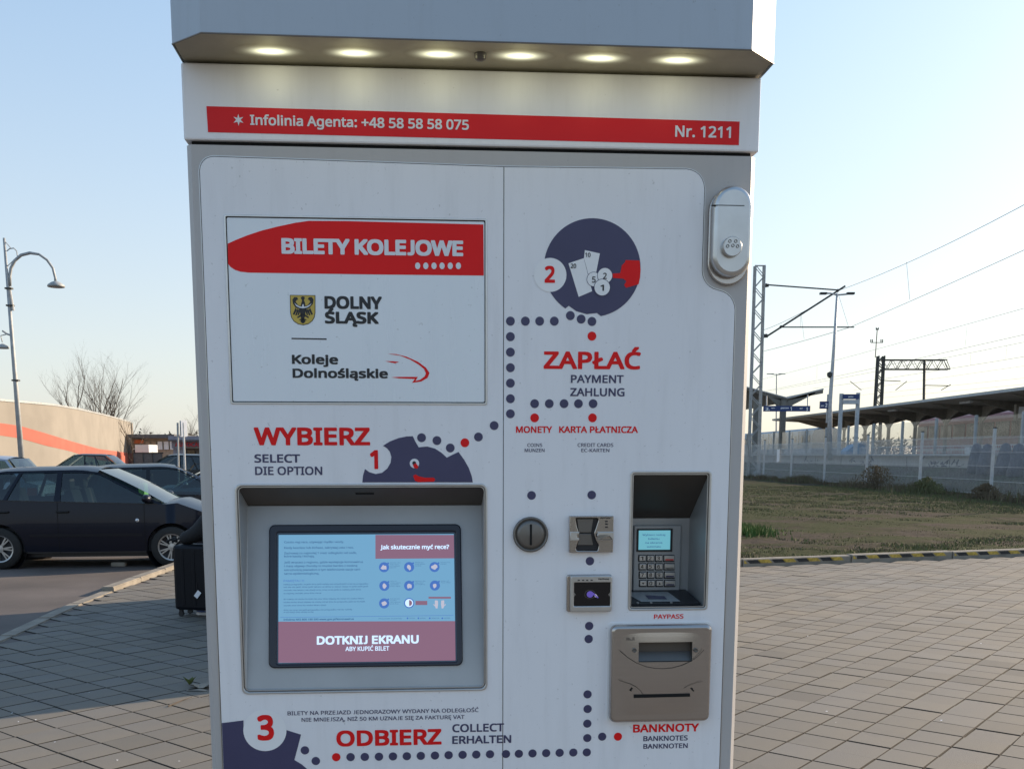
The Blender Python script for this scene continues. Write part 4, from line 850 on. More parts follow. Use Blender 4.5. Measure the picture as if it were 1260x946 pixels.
for sx, hx, hy in ((1, -.50, -.19), (-1, -.48, .11)):
    ch = [[(hx, hy, .775, .036), (hx - .05, hy, .775, .036)]]
    skin('hand', ch + [[(hx - .05, hy, .775, .036), (hx - .075, hy + (i - 1.5) * .019, .772, .011), (hx - .105 - (.01 if i in (1, 2) else 0), hy + (i - 1.5) * .02, .762, .0095), (hx - .118, hy + (i - 1.5) * .02, .745, .0085)] for i in range(4)] + [[(hx, hy, .775, .036), (hx - .03, hy - .04 * sx, .768, .012), (hx - .06, hy - .052 * sx, .758, .01)]], 'cloth', per, 1)
M['denimshoe'] = mat('shoe_blue', (.02, .06, .22), .5); M['sole'] = mat('shoe_sole', (.6, .6, .6), .5)
for (sx, sy) in ((-.20, -.20), (-.22, .13)):
    b = MB(); n = 14; prof = [(0, .05), (.03, .07), (.10, .075), (.17, .06), (.22, .05), (.27, .035)]
    rows = []
    for t_, (x, h) in enumerate(prof):
        wd = [.030, .037, .042, .046, .043, .022][t_]; rows.append([(sx + .13 - x, sy + wd * math.cos(a), .028 + h * math.sin(a)) for a in np.linspace(0, math.pi, 9)])
    b.grid(rows); b.f.append(tuple(range(9))); b.f.append(tuple(range(45, 54)))
    sh_o = b.build('shoe', 'denimshoe', per, smooth=True)
    q = MB(); ol = [(sx + .14, sy - .03), (sx + .14, sy + .03), (sx + .03, sy + .047), (sx - .05, sy + .05), (sx - .12, sy + .04), (sx - .155, sy), (sx - .12, sy - .04), (sx - .05, sy - .05), (sx + .03, sy - .047)]
    prism(q, ol, 0, .030, True); q.build('sole', 'sole', sh_o, bevel=.005)
    MB().box((sx - .02, sy - .046, .055), (.07, .004, .018)).build('stripe', 'sole', sh_o)
# suitcase
sc_ = empty('suitcase', (-2.935, 10.16, 0), rad(-12)); tag(sc_, 'upright black hard shell suitcase with white luggage tag in front of the seated person', 'suitcase')
M['case'] = mat('suitcase_shell', (.006, .007, .011), .4, spec=.2)
m = MB().box((0, 0, .40), (.46, .28, .66)); sb = m.build('shell', 'case', sc_, bevel=.035)
for i in range(3):
    MB().box((-.12 + .12 * i, -.139, .40), (.035, .012, .56)).build('rib', 'case', sc_, bevel=.005)
for sx in (-.18, .18):
    for sy in (-.09, .09): MB().lathe([(.0001, -.012), (.027, -.012), (.027, .012), (.0001, .012)], (sx, sy, .028), 'Y', 16).build('wheel', 'rubber', sc_); MB().box((sx, sy, .06), (.035, .03, .03)).build('caster_bracket', 'rubber', sc_)
MB().tube([(-.10, .04, .72), (-.10, .04, .765), (.10, .04, .765), (.10, .04, .72)], .010, 8).build('handle', 'rubber', sc_)
MB().box((.04, -.152, .24), (.045, .003, .075), mtx=Matrix.Rotation(rad(38), 3, 'Y')).build('luggage_tag', 'white', sc_)
MB().tube([(.03, -.145, .36), (.035, -.152, .27)], .002, 5).build('tag_strap', 'rubber', sc_)
# litter and weed by the machine foot, left
lt = empty('crumpled_paper', (-2.02, 6.93, .0)); lt.scale = (.7, .7, .8); tag(lt, 'crumpled pale paper scrap lying on the paving left of the machine', 'paper litter')
rr = random.Random(2); rows = [[(i * .05 - .12, j * .05 - .08, .012 + rr.random() * .035) for i in range(6)] for j in range(4)]; MB().grid(rows).build('sheet_of_paper', 'curb', lt)
MB().grid([[(i * .04 - .12, j * .04 - .16, .004 + rr.random() * .012) for i in range(6)] for j in range(2)]).build('torn_strip', 'curb', lt)
pl_ = empty('weed', (-2.14, 7.02, 0)); tag(pl_, 'small dark withered weed growing from a paving joint by the paper scrap', 'weed')
for i in range(9):
    a = R.uniform(0, 6.28); h = R.uniform(.03, .075); MB().add([(0, 0, 0), (.02 * math.cos(a + 1), .02 * math.sin(a + 1), h * .6), (.05 * math.cos(a), .05 * math.sin(a), h), (.02 * math.cos(a - 1), .02 * math.sin(a - 1), h * .5)], [(0, 1, 2, 3)]).build('leaf', 'g1', pl_, fixn=False)
tw = MB().tube([(0, 0, .006), (.05, .13, .012), (.10, .20, .02)], [.005, .004, .002], 5).build('twig', 'bark', None); tw.location = (-2.09, 6.38, 0); tag(tw, 'thin dark twig lying on the paving at the left foot of the machine', 'twig')
wl = random.Random(9)
bits = []
for i in range(22):
    if i % 2: px, py = wl.uniform(915, 1255), wl.uniform(705, 940)
    else: px, py = wl.uniform(2, 235), wl.uniform(800, 940)
    p = at(px, py, 1); p = (p - EYEP) * (EYE / (EYE - p[2])); s_ = wl.uniform(.004, .011); a = wl.uniform(0, 3)
    bits.append([(p[0] + s_ * math.cos(a + k) * wl.uniform(.6, 1.2), p[1] + s_ * math.sin(a + k) * wl.uniform(.6, 1.2), .003 + .004 * wl.random()) for k in (0, 1.5, 3, 4.5)])
m = MB(); [m.add(q, [(0, 1, 2, 3)]) for q in bits]
tag(m.build('paper_litter', 'white', None, fixn=False), 'tiny pale scraps and cigarette ends scattered on the paving slabs', 'litter', kind='stuff')
st = MB().box((0, 0, .03), (.22, .12, .07)).build('stone', 'curb', None, bevel=.02); st.location = (-5.62, 15.2, -.045); tag(st, 'pale loose stone on the asphalt beside the dark hatchback', 'stone')

# ================================================================ CARS
def car_paint(name, c, coat=.22, rough=.35, metal=.2): return mat(name, c, rough, metal, var=.02, coat=coat, spec=.25)
M['navy'] = car_paint('navy_car_paint', (.006, .008, .018)); M['dkgrey'] = car_paint('dark_grey_car_paint', (.012, .014, .020)); M['silver'] = car_paint('silver_blue_car_paint', (.30, .35, .44), metal=.5)
M['ltblue'] = car_paint('pale_blue_car_paint', (.32, .37, .46), metal=.4); M['blackp'] = car_paint('black_car_paint', (.008, .008, .009)); M['whitep'] = car_paint('white_van_paint', (.62, .64, .68))
M['tail'] = mat('tail_light', (.45, .03, .02), .2, coat=1); M['headl'] = mat('head_light', (.55, .57, .6), .1, coat=1, metal=.4); M['hivis'] = mat('hi_vis_green', (.35, .75, .25), .7)
def make_car(paint, L=4.2, W=1.68, Hr=1.46, belt=.92, wb=2.46, wr=.305, rear='hatch', fa=.80, detail=True, hood=.86):
    """car pointing +x, origin on the road between the axles"""
    root = empty('parked_car')
    fx = wb / 2 + .0; xf, xr_ = fx, -fx; nose = L / 2 + (0.03); tail = -L / 2 + .03
    ws0, ws1 = fx - .10, fx - 1.08          # windscreen base / top
    rs1 = -fx - .10 if rear == 'hatch' else -fx + .02
    rs0 = tail + (.26 if rear == 'hatch' else .62)
    zb = lambda x: float(np.interp(x, [tail, rs0, -.3, ws0, ws0 + .2, nose - .25, nose], [belt - (.04 if rear == 'hatch' else .0), belt + .05, belt + .01, belt - .03, hood + .03, hood - .14, hood - .27]))
    hwx = lambda x: W / 2 * (1 - .20 * abs((x - (nose + tail) / 2) / (L / 2)) ** 5)
    def hw(x, z):
        t = (z - .2) / (belt - .2); return hwx(x) * (1 - .055 * abs(t - .55) ** 1.6 * 2.2) 
    ra = wr + .055
    def zl(x):
        for c in (xf, xr_):
            if abs(x - c) < ra: return max(.25, wr + math.sqrt(ra * ra - (x - c) ** 2))
        return .25 if abs(x) < fx else .27
    xs = sorted(set([tail, nose, tail + .1, nose - .1, tail + .03, nose - .03] + list(np.linspace(tail, nose, 26)) + [c + ra * math.cos(a) for c in (xf, xr_) for a in np.linspace(0, math.pi, 15)] + [c + s_ * (ra + .001) for c in (xf, xr_) for s_ in (-1, 1)]))
    m = MB(); nz_ = 9
    for sgn in (-1, 1):
        m.grid([[(x, sgn * hw(x, zl(x) + (zb(x) - zl(x)) * j / nz_), zl(x) + (zb(x) - zl(x)) * j / nz_) for j in range(nz_ + 1)] for x in xs])
    # nose and tail caps
    for x, s_ in ((nose, 1), (tail, -1)):
        rows = []
        for j in range(nz_ + 1):
            z = zl(x) + (zb(x) - zl(x)) * j / nz_; h_ = hw(x, z); rows.append([(x + s_ * .10 * (1 - (y / h_) ** 2) * (1 - .5 * (j / nz_) ** 3), y, z) for y in np.linspace(-h_, h_, 11)])
        m.grid(rows)
    # bonnet and rear deck
    for x0, x1 in ((ws0 - .06, nose), (tail, rs0 + .05)):
        rows = []
        for x in np.linspace(x0, x1, 12):
            h_ = hw(x, zb(x)); e = .10 if x0 > 0 else .02
            endb = .10 * (1 if x1 == nose and x == x1 else 0)
            rows.append([(x + (.05 * (1 - (y / h_) ** 2) if (x == nose) else 0) - (.05 * (1 - (y / h_) ** 2) if x == tail else 0), y, zb(x) + e * .55 * (1 - (abs(y) / h_) ** 2.5)) for y in np.linspace(-h_, h_, 13)])
        m.grid(rows)
    body = m.build('body', paint, root, smooth=True)
    # greenhouse
    hr = W / 2 * .735
    zr = lambda x: float(np.interp(x, [rs1 - .12, rs1 + .2, -.1, ws1 + .1, ws1 - .05], [Hr - .085, Hr - .04, Hr - .02, Hr - .055, Hr - .05]))
    def G(x, t):           # t 0 belt .. 1 roof edge ; x measured along the belt, slanted towards the roof
        xt = float(np.interp(x, [rs0, -fx * .25, ws0], [rs1, -fx * .25 + .0, ws1])); xx = x + (xt - x) * t
        z0, z1 = zb(x), zr(xt) - .03; y0 = hw(x, z0); return xx, y0 + (hr - y0) * (t ** 1.15) - .0, z0 + (z1 - z0) * t
    divs = [(rs0, rs0 + .10), (-fx * .94, -fx * .94 + .06), (-.43, -.34), (ws0 - .085, ws0)]
    pil = MB(); panes = []
    for sgn in (-1, 1):
        for a, b in divs: pil.grid([[(p[0], sgn * p[1], p[2]) for p in (G(a, t), G(b, t))] for t in np.linspace(0, 1, 7)])
        spans = [(divs[i][1], divs[i + 1][0]) for i in range(3)]
        for a, b in spans:
            g = MB().grid([[(p[0], sgn * (p[1] - .012), p[2]) for p in (G(x, t) for x in np.linspace(a - .02, b + .02, 5))] for t in np.linspace(0, .93, 7)]); panes.append(g)
            pil.grid([[(p[0], sgn * p[1], p[2]) for p in (G(x, t) for x in np.linspace(a, b, 6))] for t in np.linspace(.92, 1, 3)])
    rows = []
    for x in np.linspace(rs1 - .02, ws1 + .02, 12): 
        z = zr(x); rows.append([(x, y, z - .035 + .065 * (1 - (abs(y) / (hr + .01)) ** 2.6)) for y in np.linspace(-hr - .01, hr + .01, 13)])
    pil.grid(rows); pil.build('roof', paint, root, smooth=True)
    for g in panes: g.build('side_window', 'glass', root, smooth=True, fixn=False)
    for (xb, xt, nm) in ((ws0 + .02, ws1 + .03, 'windscreen'), (rs0 - .02, rs1 - .04, 'rear_window')):
        rows = []
        for t in np.linspace(0, 1, 8):
            x = xb + (xt - xb) * t; h0 = hw(xb, zb(xb)) * .95; h_ = h0 + (hr - h0) * t; z0 = zb(xb) + .02; z1 = zr(xt) + .005; z = z0 + (z1 - z0) * t
            bul = .07 if nm == 'windscreen' else -.05; rows.append([(x + bul * (1 - (y / h_) ** 2) * (1 - t * .6), y, z + .02 * math.sin(math.pi * t)) for y in np.linspace(-h_, h_, 9)])
        MB().grid(rows).build(nm, 'glass', root, smooth=True, fixn=False)
    # inside
    it = MB(); it.box((-.1, 0, .42), (wb - .3, W * .86, .36)); it.box((ws0 - .22, 0, belt - .10), (.35, W * .84, .22)); it.build('interior', 'seat', root)
    for x in (-.05, -1.0 * fx + .15):
        for y in (-.37, .37):
            s_ = MB(); s_.box((x + .12, y, .62), (.5, .5, .14)); s_.box((x - .18, y, .90), (.13, .48, .52), mtx=Matrix.Rotation(rad(-14), 3, 'Y')); s_.box((x - .26, y, 1.24), (.09, .26, .18)); s_.build('seat', 'seat', root, bevel=.04)
    # wheels
    for x in (xf, xr_):
        for sgn in (-1, 1):
            y = sgn * (W / 2 - .10)
            t = MB().lathe([(wr * .66, -.10), (wr * .93, -.098), (wr, -.07), (wr, .07), (wr * .93, .098), (wr * .66, .10)], (x, y, wr), 'Y', 36).build('wheel', 'tyre', root, smooth=True)
            rim = MB().lathe([(wr * .66, .085 * sgn), (wr * .62, .09 * sgn), (wr * .60, .06 * sgn), (.0001, .03 * sgn)], (x, y, wr), 'Y', 32).build('rim', 'seat', t, smooth=True)
            sp_ = MB(); sp_.lathe([(wr * .67, .084 * sgn), (wr * .66, .096 * sgn), (wr * .60, .09 * sgn), (wr * .60, .055 * sgn)], (x, y, wr), 'Y', 32); sp_.lathe([(wr * .19, .04 * sgn), (wr * .18, .084 * sgn), (.0001, .088 * sgn)], (x, y, wr), 'Y', 16)
            for k in range(7):
                for dd in (-.12, .12):
                    a = 2 * math.pi * k / 7 + dd; c_, s_ = math.cos(a), math.sin(a); r0, r1 = wr * .15, wr * .63
                    sp_.box((x + c_ * (r0 + r1) / 2, y + .076 * sgn, wr + s_ * (r0 + r1) / 2), (r1 - r0, .014, .020), mtx=Matrix.Rotation(-a - dd * .25, 3, 'Y'))
            sp_.build('spokes', 'rim', t)
            MB().lathe([(ra + .02, -.0), (ra - .02, -.16 * sgn), (.10, -.22 * sgn)], (x, sgn * (hwx(x) - .02), wr), 'Y', 28).build('wheel_housing', 'rubber', root)
    # lights, mirrors, handles, trims, seams
    for sgn in (-1, 1):
        hy = sgn * (hwx(nose) - .17)
        MB().grid([[(nose - .16 + .06 * 0 + .19 * (1 - abs(v)), sgn * (hw(nose - .1, .65) + .004 - .30 * (1 - abs(v))), z) for v in (1, .8, .4, 0)] for z in (.56, .62, .70)]).build('headlight', 'headl', root, smooth=True)
        MB().grid([[(tail + .02 + a_, sgn * (hw(tail + .03 + a_, z) + .006), z) for a_ in (0, .08, .2)] for z in (.72, .80, .90)]).build('tail_light', 'tail', root, smooth=True)
        mx, my, mz = ws0 - .22, hw(ws0 - .2, belt), belt + .03
        mm = bmesh.new(); bmesh.ops.create_uvsphere(mm, u_segments=14, v_segments=8, radius=1); bmesh.ops.scale(mm, vec=(.07, .11, .065), verts=mm.verts); bmesh.ops.translate(mm, vec=(mx, sgn * (my + .09), mz + .03), verts=mm.verts)
        me = bpy.data.meshes.new('mirror'); mm.to_mesh(me); mm.free(); [setattr(p, 'use_smooth', True) for p in me.polygons]; link('mirror', me, paint, root)
        if detail:
            for x in (-.30, -fx * .93): 
                z = belt - .13; y = sgn * (hw(x, z) + .012); MB().tube([(x - .09, y - sgn * .01, z), (x - .07, y + sgn * .012, z), (x + .05, y + sgn * .012, z), (x + .08, y - sgn * .01, z)], .015, 8).build('door_handle', 'blackp', root, smooth=True)
            MB().grid([[(x, sgn * (hw(x, z) + .007), z) for x in np.linspace(-fx + ra + .08, fx - ra - .06, 14)] for z in (.475, .52)]).build('rub_strip', 'dkgrey', root)
            for xa in (-.385, fx - ra - .02):
                MB().grid([[(x, sgn * (hw(x, z) + .0025), z) for x in (xa, xa + .008)] for z in np.linspace(.22, zb(xa) - .0, 10)]).build('door_seam', 'gap', root)
            MB().grid([[(x, sgn * (hw(x, zb(x)) + .001 - .0), zb(x) - .012 + dz) for x in np.linspace(rs0 + .1, ws0 - .08, 14)] for dz in (0, .022)]).build('window_rubber', 'rubber', root)
            x = fx - ra - .12; MB().lathe([(.0001, .012 * sgn), (.022, .009 * sgn), (.028, 0)], (x, sgn * hw(x, .70), .71), 'Y', 14).build('side_indicator', 'headl', root, smooth=True)
            MB().box((0, sgn * (W / 2 - .075), .26), (wb - .75, .06, .06)).build('sill', 'rubber', root)
    MB().box((nose + .07, 0, .42), (.03, .9, .13)).build('grille', 'rubber', root)
    MB().box((nose + .10, 0, .36), (.012, .50, .11)).build('number_plate', 'white', root); MB().box((tail - .105, 0, .52), (.012, .50, .11)).build('number_plate', 'white', root)
    u = MB().box((0, 0, .22), (L * .86, W * .78, .12)).build('underbody', 'rubber', root)
    return root
def place_car(root, x, y, deg, label, z=-.045): root.location = (x, y, z); root.rotation_euler = (0, 0, rad(deg)); tag(root, label, 'car', 'cars parked left of the machine')
c1 = make_car('navy', L=4.0, W=1.70, Hr=1.50, belt=.97, hood=.93); place_car(c1, -6.08, 15.72, 7, 'dark navy hatchback with silver spoked wheels, nearest of the parked cars')
sb = MB().box((.62, .30, 1.12), (.10, .30, .22)).build('hi_vis_vest', 'hivis', c1, bevel=.03)
c2 = make_car('dkgrey', L=4.4, W=1.72, Hr=1.50, rear='sedan', detail=False); place_car(c2, -6.45, 20.2, 22, 'dark grey saloon parked right behind the navy hatchback, bonnet to the right')
c3 = make_car('silver', L=4.1, W=1.70, Hr=1.48, detail=False); place_car(c3, -6.6, 25.2, 196, 'silver blue car facing left, half hidden by the machine edge')
c4 = make_car('ltblue', L=4.1, W=1.72, Hr=1.66, detail=False, belt=1.0); place_car(c4, -12.75, 24.5, 184, 'pale blue hatchback at the left photo edge with red tail light')
c5 = make_car('dkgrey', L=4.6, W=1.8, Hr=1.74, belt=1.05, detail=False, wr=.33, hood=1.0); place_car(c5, -20.4, 51, 182, 'dark people carrier parked below the orange striped building wall')
c6 = make_car('blackp', L=4.5, W=1.85, Hr=1.72, belt=1.05, detail=False, wr=.34, hood=1.02); place_car(c6, -13.2, 43, 178, 'black off-road car in front of the shop under the grey roof')

# ================================================================ LAMP POSTS, SIGN BOARDS
def lamp_head(m, p, s=.5):
    return m.lathe([(.0001, .16 * s * 2), (.06 * s, .15 * s * 2), (.30 * s, .10 * s * 2), (.52 * s, .02), (.55 * s, -.04), (.50 * s, -.05), (.0001, -.04)], p, 'Z', 22)
Z_ = 34
b0 = at(29, 590, Z_); tp = at(5, 293, Z_); X0 = (b0[0] + tp[0]) / 2
lp = empty('street_lamp', (b0[0], Z_, 0)); tag(lp, 'tall silver street lamp with a curved arm and bell shade left of the bare trees', 'street lamp')
ht = tp[2]; sx = -.08
def L(px, py): q = at(px, py, Z_); return (q[0] - b0[0], 0, q[2])
topx = tp[0] - b0[0]
MB().tube([(0, 0, 0), (topx * .45, 0, ht * .45), (topx, 0, ht)], [.11, .075, .04], 12).build('pole', 'mast', lp, smooth=True)
arm = [L(12.2, 352), L(12, 340), L(13.5, 330), L(18, 321), L(26, 314), L(37, 311.3), L(48, 313), L(58, 320), L(65, 330), L(68, 342), L(68.3, 346)]
MB().tube(arm, [.05] * 6 + [.04] * 5, 8).build('curved_arm', 'mast', lp, smooth=True)
MB().tube([L(11, 352), L(16, 382)], .05, 8).build('arm_bracket', 'mast', lp)
lamp_head(MB(), L(69, 351.5), .50).build('lamp_shade', 'mast', lp, smooth=True)
MB().tube([L(8.5, 309), L(12, 306), L(17, 305.5), L(20.5, 309), L(21.5, 316)], .018, 6).build('scroll', 'mast', lp); MB().tube([L(7, 298), L(13, 305)], .014, 5).build('brace', 'mast', lp); MB().tube([L(9, 328), L(20, 317)], .014, 5).build('brace', 'mast', lp)
MB().tube([L(14, 413), L(9, 411), L(3, 407), L(-3, 406), L(-9, 410), L(-12, 420)][:3], .03, 6).build('lower_arm', 'mast', lp)
MB().tube([L(9, 411), L(4, 405), L(0, 407), L(-1, 416), L(2.5, 414), L(3.5, 424)][:1] + [L(1.0, 413), L(3.0, 421)], .02, 6).build('lower_arm', 'mast', lp)
lamp_head(MB(), L(3.5, 427), .36).build('lamp_shade', 'mast', lp, smooth=True)
for py in (355, 376, 468):
    q = L(11 + (py - 355) * .075, py); MB().box((q[0], 0, q[2]), (.22, .16, .05)).build('collar', 'mast_dk', lp)
Z_ = 30.0
sgb = empty('traffic_sign', at(222, 600, Z_) * np.array([1, 1, 0])); bx = sgb.location.x; tag(sgb, 'two pale rectangular sign boards back to back on thin poles beside the machine', 'sign')
def Q(px, py, dy=0): q = at(px, py, Z_); return (q[0] - bx, dy, q[2])
for (x0, x1, ry, dyy) in ((215.5, 221.5, .9, .5), (223.2, 229.5, .8, 0)):
    a, b = Q(x0, 517), Q(x1, 537); m = MB().box(((a[0] + b[0]) / 2, dyy, (a[2] + b[2]) / 2), ((b[0] - a[0]) * 1.5, .02, a[2] - b[2]), rz=ry); m.build('sign_board', 'white', sgb, bevel=.003)
MB().box(tuple(Q(222.3, 527, .05)), (.05, .05, .44)).build('bracket', 'mast_dk', sgb)
MB().tube([Q(220.5, 620), Q(218.5, 520)], .028, 8).build('pole', 'mast', sgb); MB().tube([Q(229.2, 620), Q(225.3, 520)], .032, 8).build('pole', 'post', sgb)

# ================================================================ ORANGE STRIPED BUILDING
M['render_w'] = mat('beige_render', (.265, .240, .205), .85, var=.07, scale=.7, bump=.15); M['orange'] = mat('orange_stripe', (.42, .105, .07), .8, var=.08, scale=1.2)
wallpts = [(-90, 44), (-40, 51.5), (0, 55), (35, 57.5), (70, 60.5), (100, 66), (130, 75), (150, 84), (163, 92)]
Wp = []
for px, Z in wallpts:
    q = at(px, 560, Z); Wp.append((q[0], Z))
Wi = np.array(Wp); sarc = np.r_[0, np.cumsum(np.linalg.norm(np.diff(Wi, axis=0), axis=1))]
fine = [tuple(np.array([np.interp(s_, sarc, Wi[:, 0]), np.interp(s_, sarc, Wi[:, 1])])) for s_ in np.linspace(0, sarc[-1], 60)]
bl = empty('warehouse', (fine[0][0], fine[0][1], 0)); tag(bl, 'long beige building with a curved wall and sweeping orange stripe', 'building')
ox, oy = fine[0]; TOPH = 4.52
def wallmesh(zlo, zhi, off):
    V = []; F = []
    for i, (x, y) in enumerate(fine):
        px = CXP + F_PX * x / y; a, b = zlo(px, y), zhi(px, y); V += [(x - ox + off, y - oy - off, a), (x - ox + off, y - oy - off, b)]
    F = [(2 * i, 2 * i + 2, 2 * i + 3, 2 * i + 1) for i in range(len(fine) - 1)]; m = MB(); m.v = V; m.f = F; return m
wallmesh(lambda p, y: -.1, lambda p, y: TOPH, 0).build('wall', 'render_w', bl, smooth=True, fixn=False)
def zof(py, y): return EYE + (YH - py) * y / F_PX
st_t = lambda p, y: zof(float(np.interp(p, [-90, 0, 32, 63, 95, 127, 165], [517, 518.7, 523, 532, 542, 551, 556]) + 1.5), y)
st_b = lambda p, y: max(.25, zof(float(np.interp(p, [-90, 0, 32, 63, 90, 108, 125, 165], [533, 533.5, 538, 547, 553, 558.5, 564, 569]) + 1.5), y))
wallmesh(st_b, st_t, .012).build('orange_stripe', 'orange', bl, smooth=True, fixn=False)
rf = MB(); n_ = len(fine)
rf.v = [(x - ox, y - oy, TOPH) for x, y in fine] + [(x - ox - 40, y - oy + 6, TOPH) for x, y in fine]; rf.f = [(i, i + 1, n_ + i + 1, n_ + i) for i in range(n_ - 1)]; rf.build('roof', 'mast', bl)
wallmesh(lambda p, y: TOPH, lambda p, y: TOPH + .10, .05).build('parapet_cap', 'mast', bl, fixn=False)
e_ = fine[-1]; MB().box((e_[0] - ox - 20, e_[1] - oy + 3.2, TOPH / 2), (40.6, .2, TOPH - .05), rz=-.15).build('end_wall', 'render_w', bl)

# ================================================================ SHOPS AT THE END OF THE CAR PARK
Z_ = 88.0
def W3(px, py, Z=None): return at(px, py, Z or Z_)
def facade(name, root, px0, px1, py0, py1, m, dy=0, dep=.1, Z=None):
    a, b = W3(px0, py0, Z), W3(px1, py1, Z); l = root.location
    return MB().box(((a[0] + b[0]) / 2 - l.x, (Z or Z_) + dy - l.y + dep / 2, (a[2] + b[2]) / 2 - l.z), (abs(b[0] - a[0]), dep, abs(a[2] - b[2]))).build(name, m, root)
M['shopwall'] = mat('shop_wall', (.40, .32, .25), .8); M['fascia'] = mat('grey_fascia', (.22, .24, .30), .6); M['shopglass'] = glass('shop_window', (.25, .22, .2), .05); M['dkroof'] = mat('dark_roof', (.10, .10, .11), .7); M['orangesign'] = mat('orange_sign', (.62, .15, .05), .6); M['lettered'] = mat('red_letters', (.38, .015, .03), .5); M['bluegate'] = mat('grey_gate', (.12, .14, .15), .7)
shp = empty('shop', (W3(190, 560)[0], Z_, 0)); tag(shp, 'low cream shop with dark flat roof and orange sign right of the striped wall', 'shop')
facade('wall', shp, 160, 216, 538, 578, 'shopwall', .3, 6); facade('roof', shp, 158, 217, 534.5, 539, 'dkroof', -.6, 7.5)
facade('orange_sign', shp, 165, 177, 541, 545.5, 'orangesign', -.1, .15)
for i in range(5): facade('window', shp, 178 + i * 7.6, 184.2 + i * 7.6, 543, 553, 'white' if i > 1 else 'shopwall', .12, .1)
gt = empty('yard_gate', (W3(182, 570, 76)[0], 76, 0)); tag(gt, 'dark grey yard gate between the orange striped wall and the black off-road car', 'gate')
facade('gate_panel', gt, 164, 200, 558, 577, 'bluegate', 0, .1, 76); facade('top_rail', gt, 164, 200.5, 556.5, 558, 'mast_dk', -.03, .16, 76)
for i in range(4): facade('gate_post', gt, 164 + i * 11.8, 165.2 + i * 11.8, 556, 578, 'mast_dk', -.08, .1, 76)
vn = empty('parked_van', (W3(174, 570, 82)[0], 82, 0)); tag(vn, 'white delivery van body visible above the dark yard gate', 'van')
facade('cargo_box', vn, 166, 184, 547, 572, 'whitep', 0, 2.2, 82); facade('cab', vn, 163, 166, 552, 572, 'whitep', .1, 2, 82); facade('side_window', vn, 163.4, 165.6, 553, 559, 'rubber', .05, .1, 82)
sp2 = empty('car_parts_shop', (W3(235, 560, 70)[0], 70, 0)); tag(sp2, 'shop with grey fascia and dark red AUTOCAS lettering beside the machine edge', 'shop')
facade('wall', sp2, 212, 300, 551, 590, 'recess_dk', .4, 8, 70); facade('fascia', sp2, 211, 300, 542.5, 551.5, 'fascia', 0, .5, 70); facade('roof', sp2, 209, 302, 536.5, 542.3, 'fascia', -.4, 9.5, 70); facade('roof_edge', sp2, 209, 302, 541, 542.6, 'dkroof', -.5, .2, 70)
facade('white_band', sp2, 226, 300, 549.8, 551.2, 'curb', -.06, .1, 70); facade('grey_cladding', sp2, 212, 226, 551.5, 575, 'fascia', .2, .3, 70)
for i in range(4): facade('window', sp2, 229 + i * 14, 239 + i * 14, 554, 572, 'shopglass', .3, .08, 70)
class WP:
    def __init__(s, Y): s.Y = Y
    def px(s, x, y, h=0): q = at(x, y, s.Y - h); return q[0], q[2]
    def to(s, a, b, h=0): return Vector((a, s.Y - h, b))
lt_ = text('AUTOCASCO', WP(69.9), 215, 258, 544.2, 549.3, 'lettered', None, h=.05, bold=.05)
for v in lt_.data.vertices: v.co -= Vector(sp2.location)
lt_.parent = sp2

# ================================================================ TREES
def bare_tree(name_lbl, base, H, seed, spread=.42, levels=5, r0=.16, multi=1, first=.25):
    rr = random.Random(seed); root = empty('bare_tree', base); tag(root, name_lbl, 'tree'); tr = MB(); cr_ = MB()
    def grow(m, p, d, ln, r, lv):
        pts = [p]; q = p; dd = d.copy(); n = 4 if lv < 3 else 3
        for i in range(n):
            dd = (dd + Vector((rr.uniform(-1, 1), rr.uniform(-1, 1), rr.uniform(-.3, .8))) * .13).normalized(); q = q + dd * ln / n; pts.append(q)
        m.tube(pts, [r * (1 - .55 * i / n) for i in range(n + 1)], 6 if lv < 2 else 3, cap=False)
        if lv >= levels: return
        k = 4 if lv < 2 else (3 if lv < 4 else 2)
        for i in range(k + (lv == 0) * 3):
            f = rr.uniform(.35, 1.0) if lv else first + (1 - first) * (i + .5) / (k + 3); j = min(n - 1, int(f * n)); b_ = pts[j].lerp(pts[j + 1], f * n - j) if f < 1 else pts[-1]
            az = rr.uniform(0, 6.28); sp_ = rr.uniform(.5, 1.2) * spread * 1.6
            nd = (dd * 1.0 + Vector((math.cos(az), math.sin(az), .15)) * sp_).normalized()
            grow(cr_, b_, nd, ln * rr.uniform(.48, .72), r * .50 * (1 - .3 * f), lv + 1)
    for i in range(multi):
        a = 6.28 * i / multi + .5; grow(tr, Vector((math.cos(a) * .15 * (multi > 1), math.sin(a) * .15 * (multi > 1), 0)), Vector((math.cos(a) * .16 * (multi > 1), math.sin(a) * .16 * (multi > 1), 1)).normalized(), H * .52, r0, 0)
    tr.build('trunk', 'bark', root); cr_.build('crown', 'bark', root, fixn=False); return root
q = at(108, 560, 101); bare_tree('taller bare tree behind the orange striped wall, left of its pair', (q[0], 101, 0), 11.6, 5, .30, 5, .14, 2)
q = at(136, 560, 98); bare_tree('spreading bare tree behind the end of the orange striped wall, right of its pair', (q[0], 98, 0), 10.6, 12, .42, 5, .13, 3)
q = at(203, 560, 92); bare_tree('small bare tree in front of the low shop', (q[0], 84, 0), 6.0, 21, .5, 4, .08, 1)
q = at(240, 560, 120); bare_tree('thin bare tree behind the red lettered shop', (q[0], 120, 0), 7.6, 8, .5, 4, .08, 2)
q = at(186, 560, 130); bare_tree('faint bare tree behind the low shop roof', (q[0], 130, 0), 5.6, 31, .5, 4, .07, 2)
